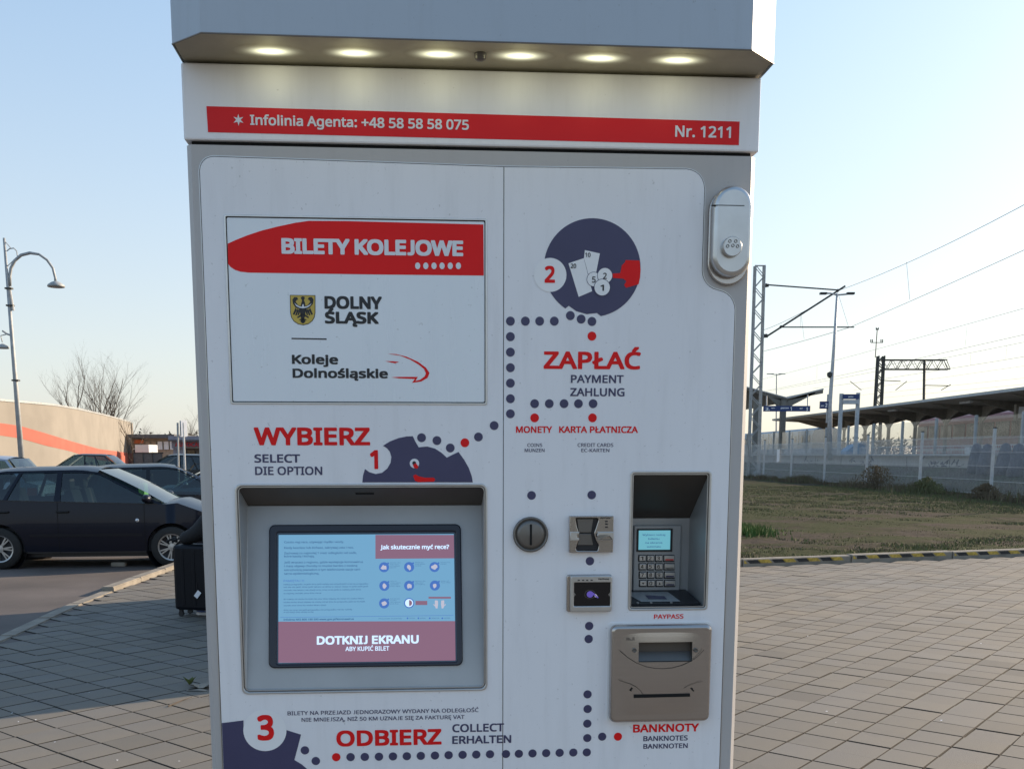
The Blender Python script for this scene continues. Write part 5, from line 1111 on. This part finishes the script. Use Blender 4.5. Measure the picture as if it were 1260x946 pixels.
# hidden tree whose shadow falls on the striped wall
wq = np.array(at(108, 560, 70)); sh_p = wq[:2] + np.array([math.sin(SUN_AZ), math.cos(SUN_AZ)]) * 26
bare_tree('bare tree beyond the car park that casts its shadow on the striped wall', (sh_p[0], sh_p[1], 0), 11, 77, .4, 3, .26, 1)
# far tree line
def treeline(label, x0, x1, Y, h0, h1, n, seed):
    rr = random.Random(seed); m = MB()
    for i in range(n):
        x = rr.uniform(x0, x1); y = Y + rr.uniform(-15, 15); h = rr.uniform(h0, h1) * (.7 + .3 * math.sin(x * .05))
        for k in range(26):
            a = rr.uniform(0, 6.28); r_ = rr.uniform(0, h * .35); z = h * (.25 + .75 * rr.random() * (1 - r_ / h)); s_ = h * .07
            cx, cy = x + math.cos(a) * r_, y + math.sin(a) * r_
            m.add([(cx + rr.uniform(-s_, s_), cy, z + rr.uniform(-s_, s_)), (cx + rr.uniform(-s_, s_), cy + s_, z + rr.uniform(-s_, s_)), (cx + rr.uniform(-s_, s_), cy - s_, z + s_)], [(0, 1, 2)])
        m.add([(x - .1, y, 0), (x + .1, y, 0), (x, y, h)], [(0, 1, 2)])
    return tag(m.build('tree_line', 'farwood', None, fixn=False), label, 'woods', kind='stuff')
M['farwood'] = mat('far_wood', (.10, .088, .075), .95)
treeline('hazy brown line of far trees beyond the car park', -160, 60, 330, 5, 11, 330, 1)
treeline('hazy brown line of far trees beyond the railway tracks', 60, 330, 420, 6, 12, 330, 2)

# ================================================================ RAILWAY SIDE
M['platform'] = mat('platform_concrete', (.33, .33, .32), .85, var=.12, scale=.8); M['roofdk'] = mat('canopy_dark', (.17, .16, .14), .7); M['roofedge'] = mat('canopy_edge', (.40, .42, .42), .5)
M['trainred'] = mat('train_red', (.30, .07, .07), .4, var=.06); M['traingrey'] = mat('train_grey', (.20, .25, .29), .45, var=.08); M['trainwin'] = mat('train_window', (.03, .045, .05), .12); M['signblue'] = mat('sign_blue', (.012, .04, .15), .4)
M['tarp'] = mat('blue_tarp', (.10, .25, .42), .6); M['graf'] = mat('graffiti', (.05, .06, .09), .7)
def P3(px, py, X=None, Y=None): return atx(px, py, X) if X is not None else at(px, py, Y)
# mesh fence along x = 17
FX = 17.0; fys = [34.3 + (i - 2) * 5.72 for i in range(9)]
fen = empty('mesh_fence', (FX, fys[0], 0)); tag(fen, 'pale grey welded wire mesh fence on square posts along the railway', 'fence')
pm = MB().box((0, 0, 1.17), (.085, .085, 2.36)).mesh('fence_post'); capm = MB().box((0, 0, 2.37), (.10, .10, .04)).mesh('post_cap')
wm = MB()
for i in range(96):
    y = .10 + i * (5.52 / 95); wm.box((0, y, 1.12), (.006, .006, 2.0))
for z in (.16, .62, 1.10, 1.58, 2.06):
    for dx in (-.008, .008): wm.box((dx, 2.86, z), (.008, 5.6, .012))
wmm = wm.mesh('mesh_panel', fixn=False)
for i, y in enumerate(fys):
    z = hgt(FX, y) - .02; t_ = R.uniform(-.012, .012)
    p = link('fence_post', pm, 'post', fen); p.location = (0, y - fys[0], z); p.rotation_euler = (0, t_, 0)
    p = link('post_cap', capm, 'mast_dk', p)
    if i < len(fys) - 1:
        w_ = link('mesh_panel', wmm, 'wire', fen); w_.location = (0, y - fys[0], z); w_['kind'] = 'stuff'
# platform wall + platform
pw = setting(MB().box((22.15, 82, .82), (.3, 90, 1.6)).build('platform_wall', 'platform')); 
pe = MB().box((22.05, 82, 1.64), (.6, 90, .10)).build('coping', 'concrete', pw)
o = setting(MB().box((26.6, 82, .78), (8.6, 90, 1.52)).build('platform', 'platform'))
for i in range(18):
    y = 38.5 + i * 5; MB().box((21.99, y, .80), (.02, .03, 1.55)).build('wall_joint', 'mast_dk', pw)
rr = random.Random(6)
gm = MB()
for k in range(26):
    y = rr.choice([47, 49.5, 52, 60, 69]) + rr.uniform(-1.6, 1.6); z = rr.uniform(1.12, 1.45); 
    L_ = [(21.985, y + rr.uniform(-.5, .5), z + rr.uniform(-.18, .18)) for _ in range(4)]; gm.tube(L_, .022, 4)
gm.build('graffiti', 'graf', pw)
# bank of dirt rises in front of the wall: part of dirt_field (height function)
# glass noise barrier on the platform edge
bar = empty('glass_barrier', (24, 40, 1.55)); tag(bar, 'transparent grey panel barrier with white posts standing on the platform edge', 'barrier')
by = [37.0 + 4.45 * i for i in range(14)]
for i, y in enumerate(by):
    MB().box((0, y - 40, 1.0), (.12, .14, 2.05)).build('post', 'concrete', bar)
    if i < len(by) - 1:
        MB().box((0, y - 40 + 2.22, 1.25), (.02, 4.2, 1.35)).build('glass_panel', 'barrier', bar)
        for z in (.12, .55): MB().box((0, y - 40 + 2.22, z), (.04, 4.25, .04)).build('rail', 'post', bar)
        m = MB()
        for k in range(24): m.box((.02, y - 40 + .2 + k * .175, .34), (.02, .02, .44))
        o = m.build('baluster', 'post', bar); o['kind'] = 'stuff'
# platform canopy on the right: a long roof on arched brackets
can = empty('platform_canopy', (31, 36, 0)); tag(can, 'long dark platform roof on arched columns right of the tall lamp mast', 'platform roof')
CY0, CY1, CW = 30, 98, 5.2
rf = MB(); prof = [(-CW / 2 - 1.2, 5.04), (-CW / 2 - 1.2, 4.88), (-.15, 4.68), (.15, 4.68), (CW / 2 + 1.2, 4.88), (CW / 2 + 1.2, 5.04), (0, 4.86)]
rows = [[(x, y - 36, z) for x, z in prof + [prof[0]]] for y in np.linspace(CY0, CY1, 14)]
rf.grid(rows); rf.add([(x, CY0 - 36, z) for x, z in prof], [tuple(range(7))]); rf.add([(x, CY1 - 36, z) for x, z in prof], [tuple(range(7))]); rf.build('roof', 'roofdk', can)
MB().box((-CW / 2 - 1.24, (CY0 + CY1) / 2 - 36, 4.98), (.06, CY1 - CY0, .16)).build('roof_edge', 'roofedge', can)
cys = [39.6 + 4.95 * i for i in range(12)]
for i, y in enumerate(cys):
    c_ = empty('column', (0, y - 36, 0)); c_.parent = can
    m = MB(); m.box((0, 0, 3.0), (.20, .20, 2.9)); m.build('shaft', 'roofdk', c_)
    for s_ in (-1, 1):        # arched brackets along the platform
        n = 8; V = []; 
        for k in range(n + 1):
            t = k / n; y_ = s_ * (.10 + 2.37 * t); z_ = 3.62 + .90 * math.sin(t * math.pi / 2) ** .8
            V += [(-.06, y_, z_), (.06, y_, z_), (.06, y_, 4.72), (-.06, y_, 4.72)]
        mm = MB(); mm.v = V
        for k in range(n):
            a = 4 * k; b = a + 4; mm.f += [(a, b, b + 1, a + 1), (a + 1, b + 1, b + 2, a + 2), (a + 2, b + 2, b + 3, a + 3), (a + 3, b + 3, b, a)]
        mm.build('arch_bracket', 'roofdk', c_)
    m = MB(); m.add([(-3.4, -.08, 4.86), (-.1, -.08, 4.0), (.1, -.08, 4.0), (3.4, -.08, 4.86), (3.4, .08, 4.86), (.1, .08, 4.0), (-.1, .08, 4.0), (-3.4, .08, 4.86)], [(0, 1, 2, 3), (7, 6, 5, 4), (0, 7, 6, 1), (1, 6, 5, 2), (2, 5, 4, 3)]); m.build('cross_beam', 'roofdk', c_)
for y in (50, 61, 72): MB().box((-2.6, y - 36, 4.74), (.18, 1.4, .12)).build('ceiling_lamp', 'post', can)
ck = empty('platform_clock', (30, 57.5, 4.0)); tag(ck, 'small square station clock hanging under the arched platform roof', 'clock')
MB().box((0, 0, 0), (.9, .25, .9)).build('case', 'roofdk', ck); MB().box((0, -.135, 0), (.62, .02, .62)).build('dial', 'white', ck); MB().tube([(0, -.15, 0), (0, -.15, .24)], .015, 4).build('hand', 'black', ck); MB().tube([(0, -.155, 0), (.17, -.155, .06)], .015, 4).build('hand', 'black', ck); MB().tube([(0, 0, .45), (0, 0, 1.0)], .04, 6).build('hanger', 'roofdk', ck)
# butterfly canopy on the left platform
bc = empty('butterfly_canopy', (P3(965, 500, Y=84)[0], 84, 0)); tag(bc, 'V-shaped platform roof on dark columns behind the lattice mast', 'platform roof')
def BQ(px, py, Y=84): q = at(px, py, Y); return (q[0] - bc.location.x, Y - 84, q[2])
for (pts) in ([(905, 473), (969, 490)], [(969, 490), (1013, 479)]):
    a, b = BQ(*pts[0]), BQ(*pts[1]); m = MB(); dz = .32
    m.add([a, b, (b[0], 14, b[2]), (a[0], 14, a[2]), (a[0], a[1], a[2] - dz * .5), (b[0], b[1], b[2] - dz), (b[0], 14, b[2] - dz), (a[0], 14, a[2] - dz * .5)], [(0, 1, 2, 3), (7, 6, 5, 4), (0, 4, 5, 1), (1, 5, 6, 2), (2, 6, 7, 3), (3, 7, 4, 0)]); m.build('roof', 'roofdk', bc)
    MB().tube([(a[0], -.05, a[2] + .02), (b[0], -.05, b[2] + .02)], .07, 4).build('roof_edge', 'roofedge', bc)
a, b, c_ = BQ(930, 500), BQ(965, 500), BQ(965, 560)
for px in (931, 964):
    t0 = BQ(px, 492); g = BQ(px, 572); MB().box((t0[0], 0, (t0[2] + g[2]) / 2), (.42, .42, t0[2] - g[2])).build('column', 'roofdk', bc)
m = MB(); pts = [BQ(*p) for p in [(945, 488), (958, 500), (966, 507), (976, 498), (1003, 484), (1003, 481), (969, 492)]]; m.add(pts + [(p[0], p[1] + .3, p[2]) for p in pts], [tuple(range(7)), tuple(range(13, 6, -1))] + [(i, (i + 1) % 7, 7 + (i + 1) % 7, 7 + i) for i in range(7)]); m.build('bracket', 'roofdk', bc)
def board(label, px0, px1, py0, py1, Y, texts, posts=(), hang=(), col='signblue', extra=None):
    q0, q1 = at(px0, py0, Y), at(px1, py1, Y); o = empty('platform_sign', (q0[0], Y, 0)); tag(o, label, 'sign')
    L_ = lambda px, py, dy=0: (at(px, py, Y)[0] - q0[0], dy, at(px, py, Y)[2])
    a, b = L_(px0, py0), L_(px1, py1); MB().box(((a[0] + b[0]) / 2, 0, (a[2] + b[2]) / 2), (b[0] - a[0], .14, a[2] - b[2])).build('board', col, o)
    for s_, x0, x1, y0, y1 in texts:
        t_ = text(s_, WP(Y - .08), x0, x1, y0, y1, 'white', None, h=.01, bold=.04)
        for v in t_.data.vertices: v.co -= Vector(o.location)
        t_.parent = o
    for px, pt, pb, w_ in posts:
        a, b = L_(px, pt), L_(px, pb); MB().box((a[0], .12, (a[2] + b[2]) / 2), (w_, .10, a[2] - b[2])).build('post', 'post', o)
    for px, pt, pb in hang:
        a, b = L_(px, pt), L_(px, pb); MB().tube([(a[0], 0, a[2]), (b[0], 0, b[2])], .05, 6).build('hanger', 'post', o)
    if extra: extra(o, L_)
board('long blue platform board with white 2, 1 and 3 hanging under the V-shaped roof', 939.5, 996.5, 499.3, 506.2, 82, [('2.', 942, 947.3, 501.3, 505.2), ('peron', 960.8, 970.5, 500.8, 502.8), ('1', 972.6, 974.3, 500.6, 505.3), ('tor', 984, 988, 501.5, 503.3), ('3', 992, 994.2, 501.2, 505.5), ('Wyjście', 949, 953.5, 501.2, 502.6)], hang=[(943.3, 487, 500), (993.8, 486, 500)])
def lump(o, L_): a, b = L_(992, 506), L_(997, 508.5); MB().box(((a[0] + b[0]) / 2, 0, (a[2] + b[2]) / 2), (b[0] - a[0], .14, a[2] - b[2])).build('lower_tab', 'signblue', o)
board('small blue platform sign with white 2 attached beside the tall lamp mast', 1009, 1021, 493.8, 502.8, 64, [('peron', 1010.3, 1014, 498, 500), ('2', 1015.5, 1018, 496, 501)], posts=[(1020, 485, 520, .12)])
def low(o, L_):
    a, b = L_(1037.5, 491.7), L_(1056.5, 497.3); MB().box(((a[0] + b[0]) / 2, -.01, (a[2] + b[2]) / 2), (b[0] - a[0], .14, a[2] - b[2])).build('lower_board', 'post', o)
board('blue and grey station board on two tall pale posts right of the lamp mast', 1037.5, 1056.5, 485, 491, 62, [('peron', 1044, 1050, 487, 489)], posts=[(1036.3, 484, 559, .22), (1057, 483, 559, .22)], extra=low)
# lattice mast with cantilever
def lattice(m, x0, x1, y, zb_, zt, n, r1=.045, r2=.022, dep=.35, taper=1.0):
    for (xx, s_) in ((x0, -1), (x1, 1)):
        xm = (x0 + x1) / 2
        for dy in (-dep / 2, dep / 2): m.tube([(xm + (xx - xm) * taper, y + dy, zb_), (xx, y + dy, zt)], r1, 4)
    for k in range(n):
        za, zc_ = zb_ + (zt - zb_) * k / n, zb_ + (zt - zb_) * (k + 1) / n; a, b = (x0, x1) if k % 2 else (x1, x0)
        for dy in (-dep / 2, dep / 2): m.tube([(a, y + dy, za), (b, y + dy, zc_)], r2, 4)
Y_ = 66.0; MX = atx if 0 else at(930, 560, Y_)[0]
mt_ = empty('catenary_mast', (MX, Y_, 0)); tag(mt_, 'tall pale lattice mast with a tube bracket beside the machine edge', 'mast')
def MQ(px, py, dy=0): q = at(px, py, Y_); return (q[0] - MX, dy, q[2])
tp = MQ(934, 327); g = MQ(926.5, 590)
m = MB(); xl, xr = MQ(929, 327)[0], MQ(940.3, 327)[0]; zt = tp[2]; gl, gr = MQ(920.5, 590)[0], MQ(933, 590)[0]; zb_ = g[2]
for dy in (-.2, .2):
    m.tube([(gl, dy, zb_), (xl, dy, zt)], .055, 4); m.tube([(gr, dy, zb_), (xr, dy, zt)], .055, 4)
m.build('leg', 'mast', mt_); m = MB(); n = 20
for k in range(n):
    f0, f1 = k / n, (k + 1) / n; a = (gl + (xl - gl) * f0, gr + (xr - gr) * f0); b = (gl + (xl - gl) * f1, gr + (xr - gr) * f1); z0, z1 = zb_ + (zt - zb_) * f0, zb_ + (zt - zb_) * f1
    for dy in (-.2, .2): m.tube([(a[k % 2], dy, z0), (b[(k + 1) % 2], dy, z1)], .026, 4)
m.tube([(xl, 0, zt), (xr, 0, zt)], .05, 4); m.build('lattice', 'mast', mt_)
brk = MB(); brk.tube([MQ(941, 351.5), MQ(944, 351)], .12, 6); brk.tube([MQ(944, 350.5), MQ(1032, 357)], .045, 6); brk.tube([MQ(939, 413.5), MQ(944, 413)], .12, 6); brk.tube([MQ(944, 413.5), MQ(1040, 352)], .06, 6); brk.tube([MQ(961, 402.5), MQ(1051, 402.5)], .04, 6); brk.tube([MQ(985, 386), MQ(985, 402)], .008, 4); brk.build('bracket', 'mast_dk', mt_)
for p in ((961, 402), (1031, 357.5)): 
    q = MQ(*p); MB().lathe([(.0001, -.12), (.12, 0), (.0001, .12)], q, 'Z', 8).build('clamp', 'mast_dk', mt_)
for x0_, y_ in ((942, 351.3), (941, 413.5)):
    m = MB(); 
    for k in range(4): q = MQ(x0_ + 1.1 * k, y_); m.lathe([(.10, -.02), (.10, .02), (.0001, .02)], q, 'X', 8)
    m.build('insulator', 'mast_dk', mt_)
# overhead wires: real cables at constant height running along the track
def wire(name, label, X, pts, r=.014, drops=None, low=None):
    o = MB().tube(pts, r, 4, cap=False).build(name, 'cable', None, fixn=False); tag(o, label, 'wire'); return o
def cable(px0, py0, Ya, px1, py1, Yb, n=10, sag=.0):
    a, b = Vector(at(px0, py0, Ya)), Vector(at(px1, py1, Yb)); return [a.lerp(b, i / n) - Vector((0, 0, sag * 4 * (i / n) * (1 - i / n))) for i in range(n + 1)]
def oline(lbl, segs, drops, r=.016, far=True):
    root = empty('overhead_line', segs[0][0]); tag(root, lbl, 'overhead wire', 'overhead wires above the tracks')
    L0 = Vector(segs[0][0])
    for k, sg in enumerate(segs): MB().tube([p - L0 for p in sg], r, 4, cap=False).build(['carrier_wire', 'contact_wire'][k % 2], 'cable', root, fixn=False)
    for a, b in drops: MB().tube([Vector(a) - L0, Vector(b) - L0], r * .6, 3, cap=False).build('dropper', 'cable', root, fixn=False)
yb = 43.0
oline('nearest overhead wire pair running from the lattice mast bracket to the upper right', [cable(1032, 357.5, 66, 1290, 236, 41.5, sag=.25), cable(1045, 403, 66, 1290, 294, 41.5, sag=.05), cable(1032, 357.5, 66, 940, 406, 96, sag=.2), cable(1045, 403, 66, 940, 432, 96, sag=.05)],
      [(at(1115.5, 322.5, 55.5), at(1119.5, 369, 55.5)), (at(1031, 360, 66), at(1044, 402, 66)), (at(985.5, 384.5, 78), at(989.5, 417, 78))])
oline('second overhead wire pair, passing above the lattice portal from left to right', [cable(936, 467, 150, 1290, 371, 52, sag=.1), cable(936, 482, 150, 1290, 405, 52, sag=.1)], [(at(1190, 401, 70), at(1187.5, 427, 70)), (at(1005.5, 449, 108), at(1005, 466, 108))], r=.014)
oline('third overhead wire pair, lower and thinner, ending behind the platform roof', [cable(936, 483, 170, 1290, 415, 60, sag=.1), cable(1000, 478, 150, 1290, 434, 60, sag=.1)], [(at(1239, 425.5, 72), at(1237.5, 442, 72)), (at(1194, 435, 84), at(1194.5, 449, 84))], r=.014)
oline('faint lowest overhead wires just above the arched platform roof', [cable(1050, 480, 160, 1290, 446, 80), cable(1060, 486, 170, 1290, 462, 85), cable(1080, 490, 170, 1290, 470, 90)], [], r=.013)
# tall lamp mast with two arms
Y_ = 64; q = at(1021, 560, Y_); LX = q[0]
lm = empty('street_lamp', (LX, Y_, 1.5)); tag(lm, 'tall pale lamp mast with two short arms between platform signs', 'street lamp')
def LQ(px, py): q = at(px, py, Y_); return (q[0] - LX, 0, q[2] - 1.5)
MB().tube([LQ(1020.8, 566), LQ(1021.2, 500), LQ(1026, 430), LQ(1030, 361)], [.16, .14, .10, .06], 10).build('pole', 'post', lm, smooth=True)
MB().tube([LQ(1029.8, 363), LQ(1022, 361), LQ(1009, 361)], .05, 6).build('arm', 'mast', lm); MB().tube([LQ(1029.8, 363), LQ(1037, 362.5), LQ(1051, 361)], .05, 6).build('arm', 'mast', lm)
for a, b in ((1009, 1017), (1042, 1051)): MB().box(tuple((np.array(LQ(a, 361)) + np.array(LQ(b, 361.3))) / 2), (LQ(b, 361)[0] - LQ(a, 361)[0], .28, .12)).build('luminaire', 'mast_dk', lm)
MB().lathe([(.0001, -.22), (.16, -.1), (.18, .1), (.0001, .2)], LQ(1021, 461), 'Z', 10).build('loudspeaker', 'mast_dk', lm)
def twin_lamp(label, px, top, bot, Y, hw_):
    q = at(px, bot, Y); o = empty('street_lamp', (q[0], Y, q[2])); tag(o, label, 'street lamp'); L_ = lambda x, y: (at(x, y, Y)[0] - q[0], 0, at(x, y, Y)[2] - q[2])
    MB().tube([L_(px, bot), L_(px + .5, top)], [.09, .05], 6).build('pole', 'mast', o); MB().tube([L_(px - hw_, top), L_(px + .5, top + 1), L_(px + hw_ + 1, top)], .045, 5).build('arm', 'mast', o)
    for s_ in (-1, 1): p = L_(px + s_ * hw_ * .9, top); MB().box(p, (.7, .2, .08)).build('luminaire', 'mast', o)
twin_lamp('small distant T-shaped lamp above the V-shaped platform roof', 955, 460, 545, 110, 8)
# portal with truss
Y_ = 108; q = at(1080, 560, Y_); PX = q[0]
po = empty('signal_gantry', (PX, Y_, 0)); tag(po, 'dark lattice gantry with a horizontal truss and a thin insulator mast', 'gantry')
def GQ(px, py, dy=0): q = at(px, py, Y_); return (q[0] - PX, dy, q[2])
a, b = GQ(1076.5, 438), GQ(1084.5, 560)
m = MB(); lattice(m, GQ(1077, 500)[0], GQ(1084, 500)[0], 0, GQ(1080, 575)[2], GQ(1080, 438)[2], 18, .09, .05, .5, 1.25); m.build('lattice_column', 'mast_dk', po)
m = MB(); n = 13
for dy in (-.3, .3):
    m.tube([GQ(1084, 443, dy), GQ(1164, 443, dy)], .07, 4); m.tube([GQ(1084, 454.5, dy), GQ(1167.5, 454.5, dy)], .07, 4)
    for k in range(n): x0, x1 = 1085 + k * 6.2, 1085 + (k + 1) * 6.2; m.tube([GQ(x0, 454 if k % 2 else 443, dy), GQ(x1, 443 if k % 2 else 454, dy)], .035, 4)
    m.tube([GQ(1163, 443, dy), GQ(1167.5, 454, dy)], .05, 4)
m.build('truss', 'mast_dk', po)
MB().tube([GQ(1137.5, 443), GQ(1135.5, 575)], .14, 6).build('column', 'mast_dk', po)
MB().tube([GQ(1077, 440), GQ(1079.5, 404)], .05, 5).build('top_mast', 'mast_dk', po)
m = MB(); m.tube([GQ(1071.5, 421.5), GQ(1086.5, 421.5)], .04, 4)
for px in (1071.5, 1073.5, 1084, 1086): m.tube([GQ(px, 421.5), GQ(px, 417.5)], .05, 4)
for px in (1078.2, 1080.8): m.tube([GQ(px, 406), GQ(px, 403)], .05, 4)
m.build('crossarm', 'mast_dk', po)
for (p, q_) in (((1046, 469), (1060, 480)), ((1116, 469), (1102, 480)), ((1170, 473), (1158, 480)), ((1085, 468), (1108, 469)), ((1138, 474), (1168, 474.5))):
    MB().tube([GQ(*p), GQ(*q_)], .045, 4).build('bracket', 'mast_dk', po)
# trains
def train(label, X, y0, y1, nc, mt, Ht, win=True, name='train_carriage', zb=1.1):
    L = (y1 - y0) / nc
    for i in range(nc):
        o = empty(name, (X, y0 + L * i, 0)); tag(o, label[i] if isinstance(label, list) else label, 'train carriage', 'train carriages behind the platform')
        n = 10; rows = []
        pr = [(-1.4, zb), (-1.45, zb + .6), (-1.42, Ht - .7), (-1.25, Ht - .3), (-.7, Ht - .05), (0, Ht), (.7, Ht - .05), (1.25, Ht - .3), (1.45, zb + .6), (1.4, zb)]
        m = MB().grid([[(x, y, z) for x, z in pr] for y in (.15, L - .15)]); m.add([(x, .15, z) for x, z in pr], [tuple(range(10))]); m.add([(x, L - .15, z) for x, z in pr], [tuple(range(10))]); m.build('body', mt, o)
        nw = max(3, int(L / 2.2))
        for k in range(nw):
            y = L * (k + .5) / nw
            if win: MB().box((-1.445, y, Ht - 1.45), (.05, L / nw * .86, 1.05)).build('window', 'trainwin', o)
            else: MB().lathe([(.33, 0), (.33, -.05), (.0001, -.05)], (-1.44, y, Ht - 1.15), 'X', 16).build('vent', 'trainwin', o); MB().box((-1.45, y + L / nw / 2, Ht - 1.3), (.06, .08, 1.9)).build('rib', 'mast_dk', o)
        MB().box((-1.44, L / 2, zb + .95), (.04, L - .4, .18)).build('stripe', 'post', o)
        MB().box((0, L / 2, zb - .05), (2.2, L - 1, .5)).build('underframe', 'mast_dk', o)
train(['dull red railway carriage with dark windows, nearest one under the arched roof', 'dull red railway carriage with dark windows, farther one under the arched roof'], 37.5, 42, 86, 2, 'trainred', 4.9)
train(['blue grey wagon with round dark vents, nearest of its row', 'blue grey wagon with round dark vents, second of its row', 'blue grey wagon with round dark vents, farthest of its row'], 33.5, 101, 149, 3, 'traingrey', 4.4, win=False)
rl = setting(MB().box((36, 120, .35), (26, 240, .5)).build('track_bed', 'joint_sand' if 'joint_sand' in M else 'sand'))
tb = empty('tarpaulin', (24.5, 66, 1.6)); tag(tb, 'pale blue covered heap on the platform below the station board', 'tarpaulin')
a, b = at(1042, 558, 66), at(1067, 543, 66)
w_ = b[0] - a[0]; tb.location = (a[0], 66, 1.56); MB().add([(0, 0, 0), (w_, 0, 0), (w_, 0, .85), (w_ * .8, 0, .9), (w_ * .35, 0, .72), (0, 0, .35), (0, 1.2, 0), (w_, 1.2, 0), (w_, 1.2, .85), (w_ * .8, 1.2, .9), (w_ * .35, 1.2, .72), (0, 1.2, .35)], [(0, 1, 2, 3, 4, 5), (11, 10, 9, 8, 7, 6), (5, 4, 10, 11), (4, 3, 9, 10), (3, 2, 8, 9), (1, 7, 8, 2), (0, 5, 11, 6)]).build('cover', 'tarp', tb, bevel=.03)
bx = empty('equipment_box', (0, 0, 0)); a, b = at(1180, 557, 50), at(1204, 546, 50); bx.location = (a[0] + .9, 50, 1.55); tag(bx, 'long low grey equipment box on the platform at the right', 'box')
MB().box((0, 0, .24), (1.0, .5, .44)).build('case', 'post', bx, bevel=.02); MB().box((0, 0, .48), (1.04, .54, .05)).build('lid', 'concrete', bx)
# dark garden-like bags / bushes right edge behind the fence
bgs = [(20.4, 39.2), (20.6, 40.6), (20.5, 41.9), (20.7, 43.2), (20.3, 37.8)]
for k, (x, y) in enumerate(bgs):
    rr = random.Random(k); m = MB().lathe([(.05, 1.25), (.16, 1.18), (.24, .85), (.34, .35), (.36, .0), (.0001, 0)], (0, 0, 0), 'Z', 10); m.v = [(a_ * (1 + rr.uniform(-.12, .12)), b_ * (1 + rr.uniform(-.12, .12)), c_) for a_, b_, c_ in m.v]
    o = m.build('dark_bag', 'graf', None, smooth=True); o.location = (x, y, hgt(x, y)); tag(o, ['dark slumped sack behind the fence, second from the camera', 'dark slumped sack behind the fence, third from the camera', 'dark slumped sack behind the fence, fourth from the camera', 'dark slumped sack behind the fence, farthest from the camera', 'dark slumped sack behind the fence, nearest the camera'][k], 'sack', 'dark sacks behind the fence at the right edge')
pl2 = tag(MB().grid([[(0, y * .12, z * .12 + R.uniform(-.02, .02)) for y in range(4)] for z in range(5)]).build('plastic_bag', 'white', None), 'white plastic bag caught in the mesh fence near the lattice mast', 'plastic bag'); q = atx(959, 568, 16.9); pl2.location = q
pl2.scale = (1, 1.6, 1.5)
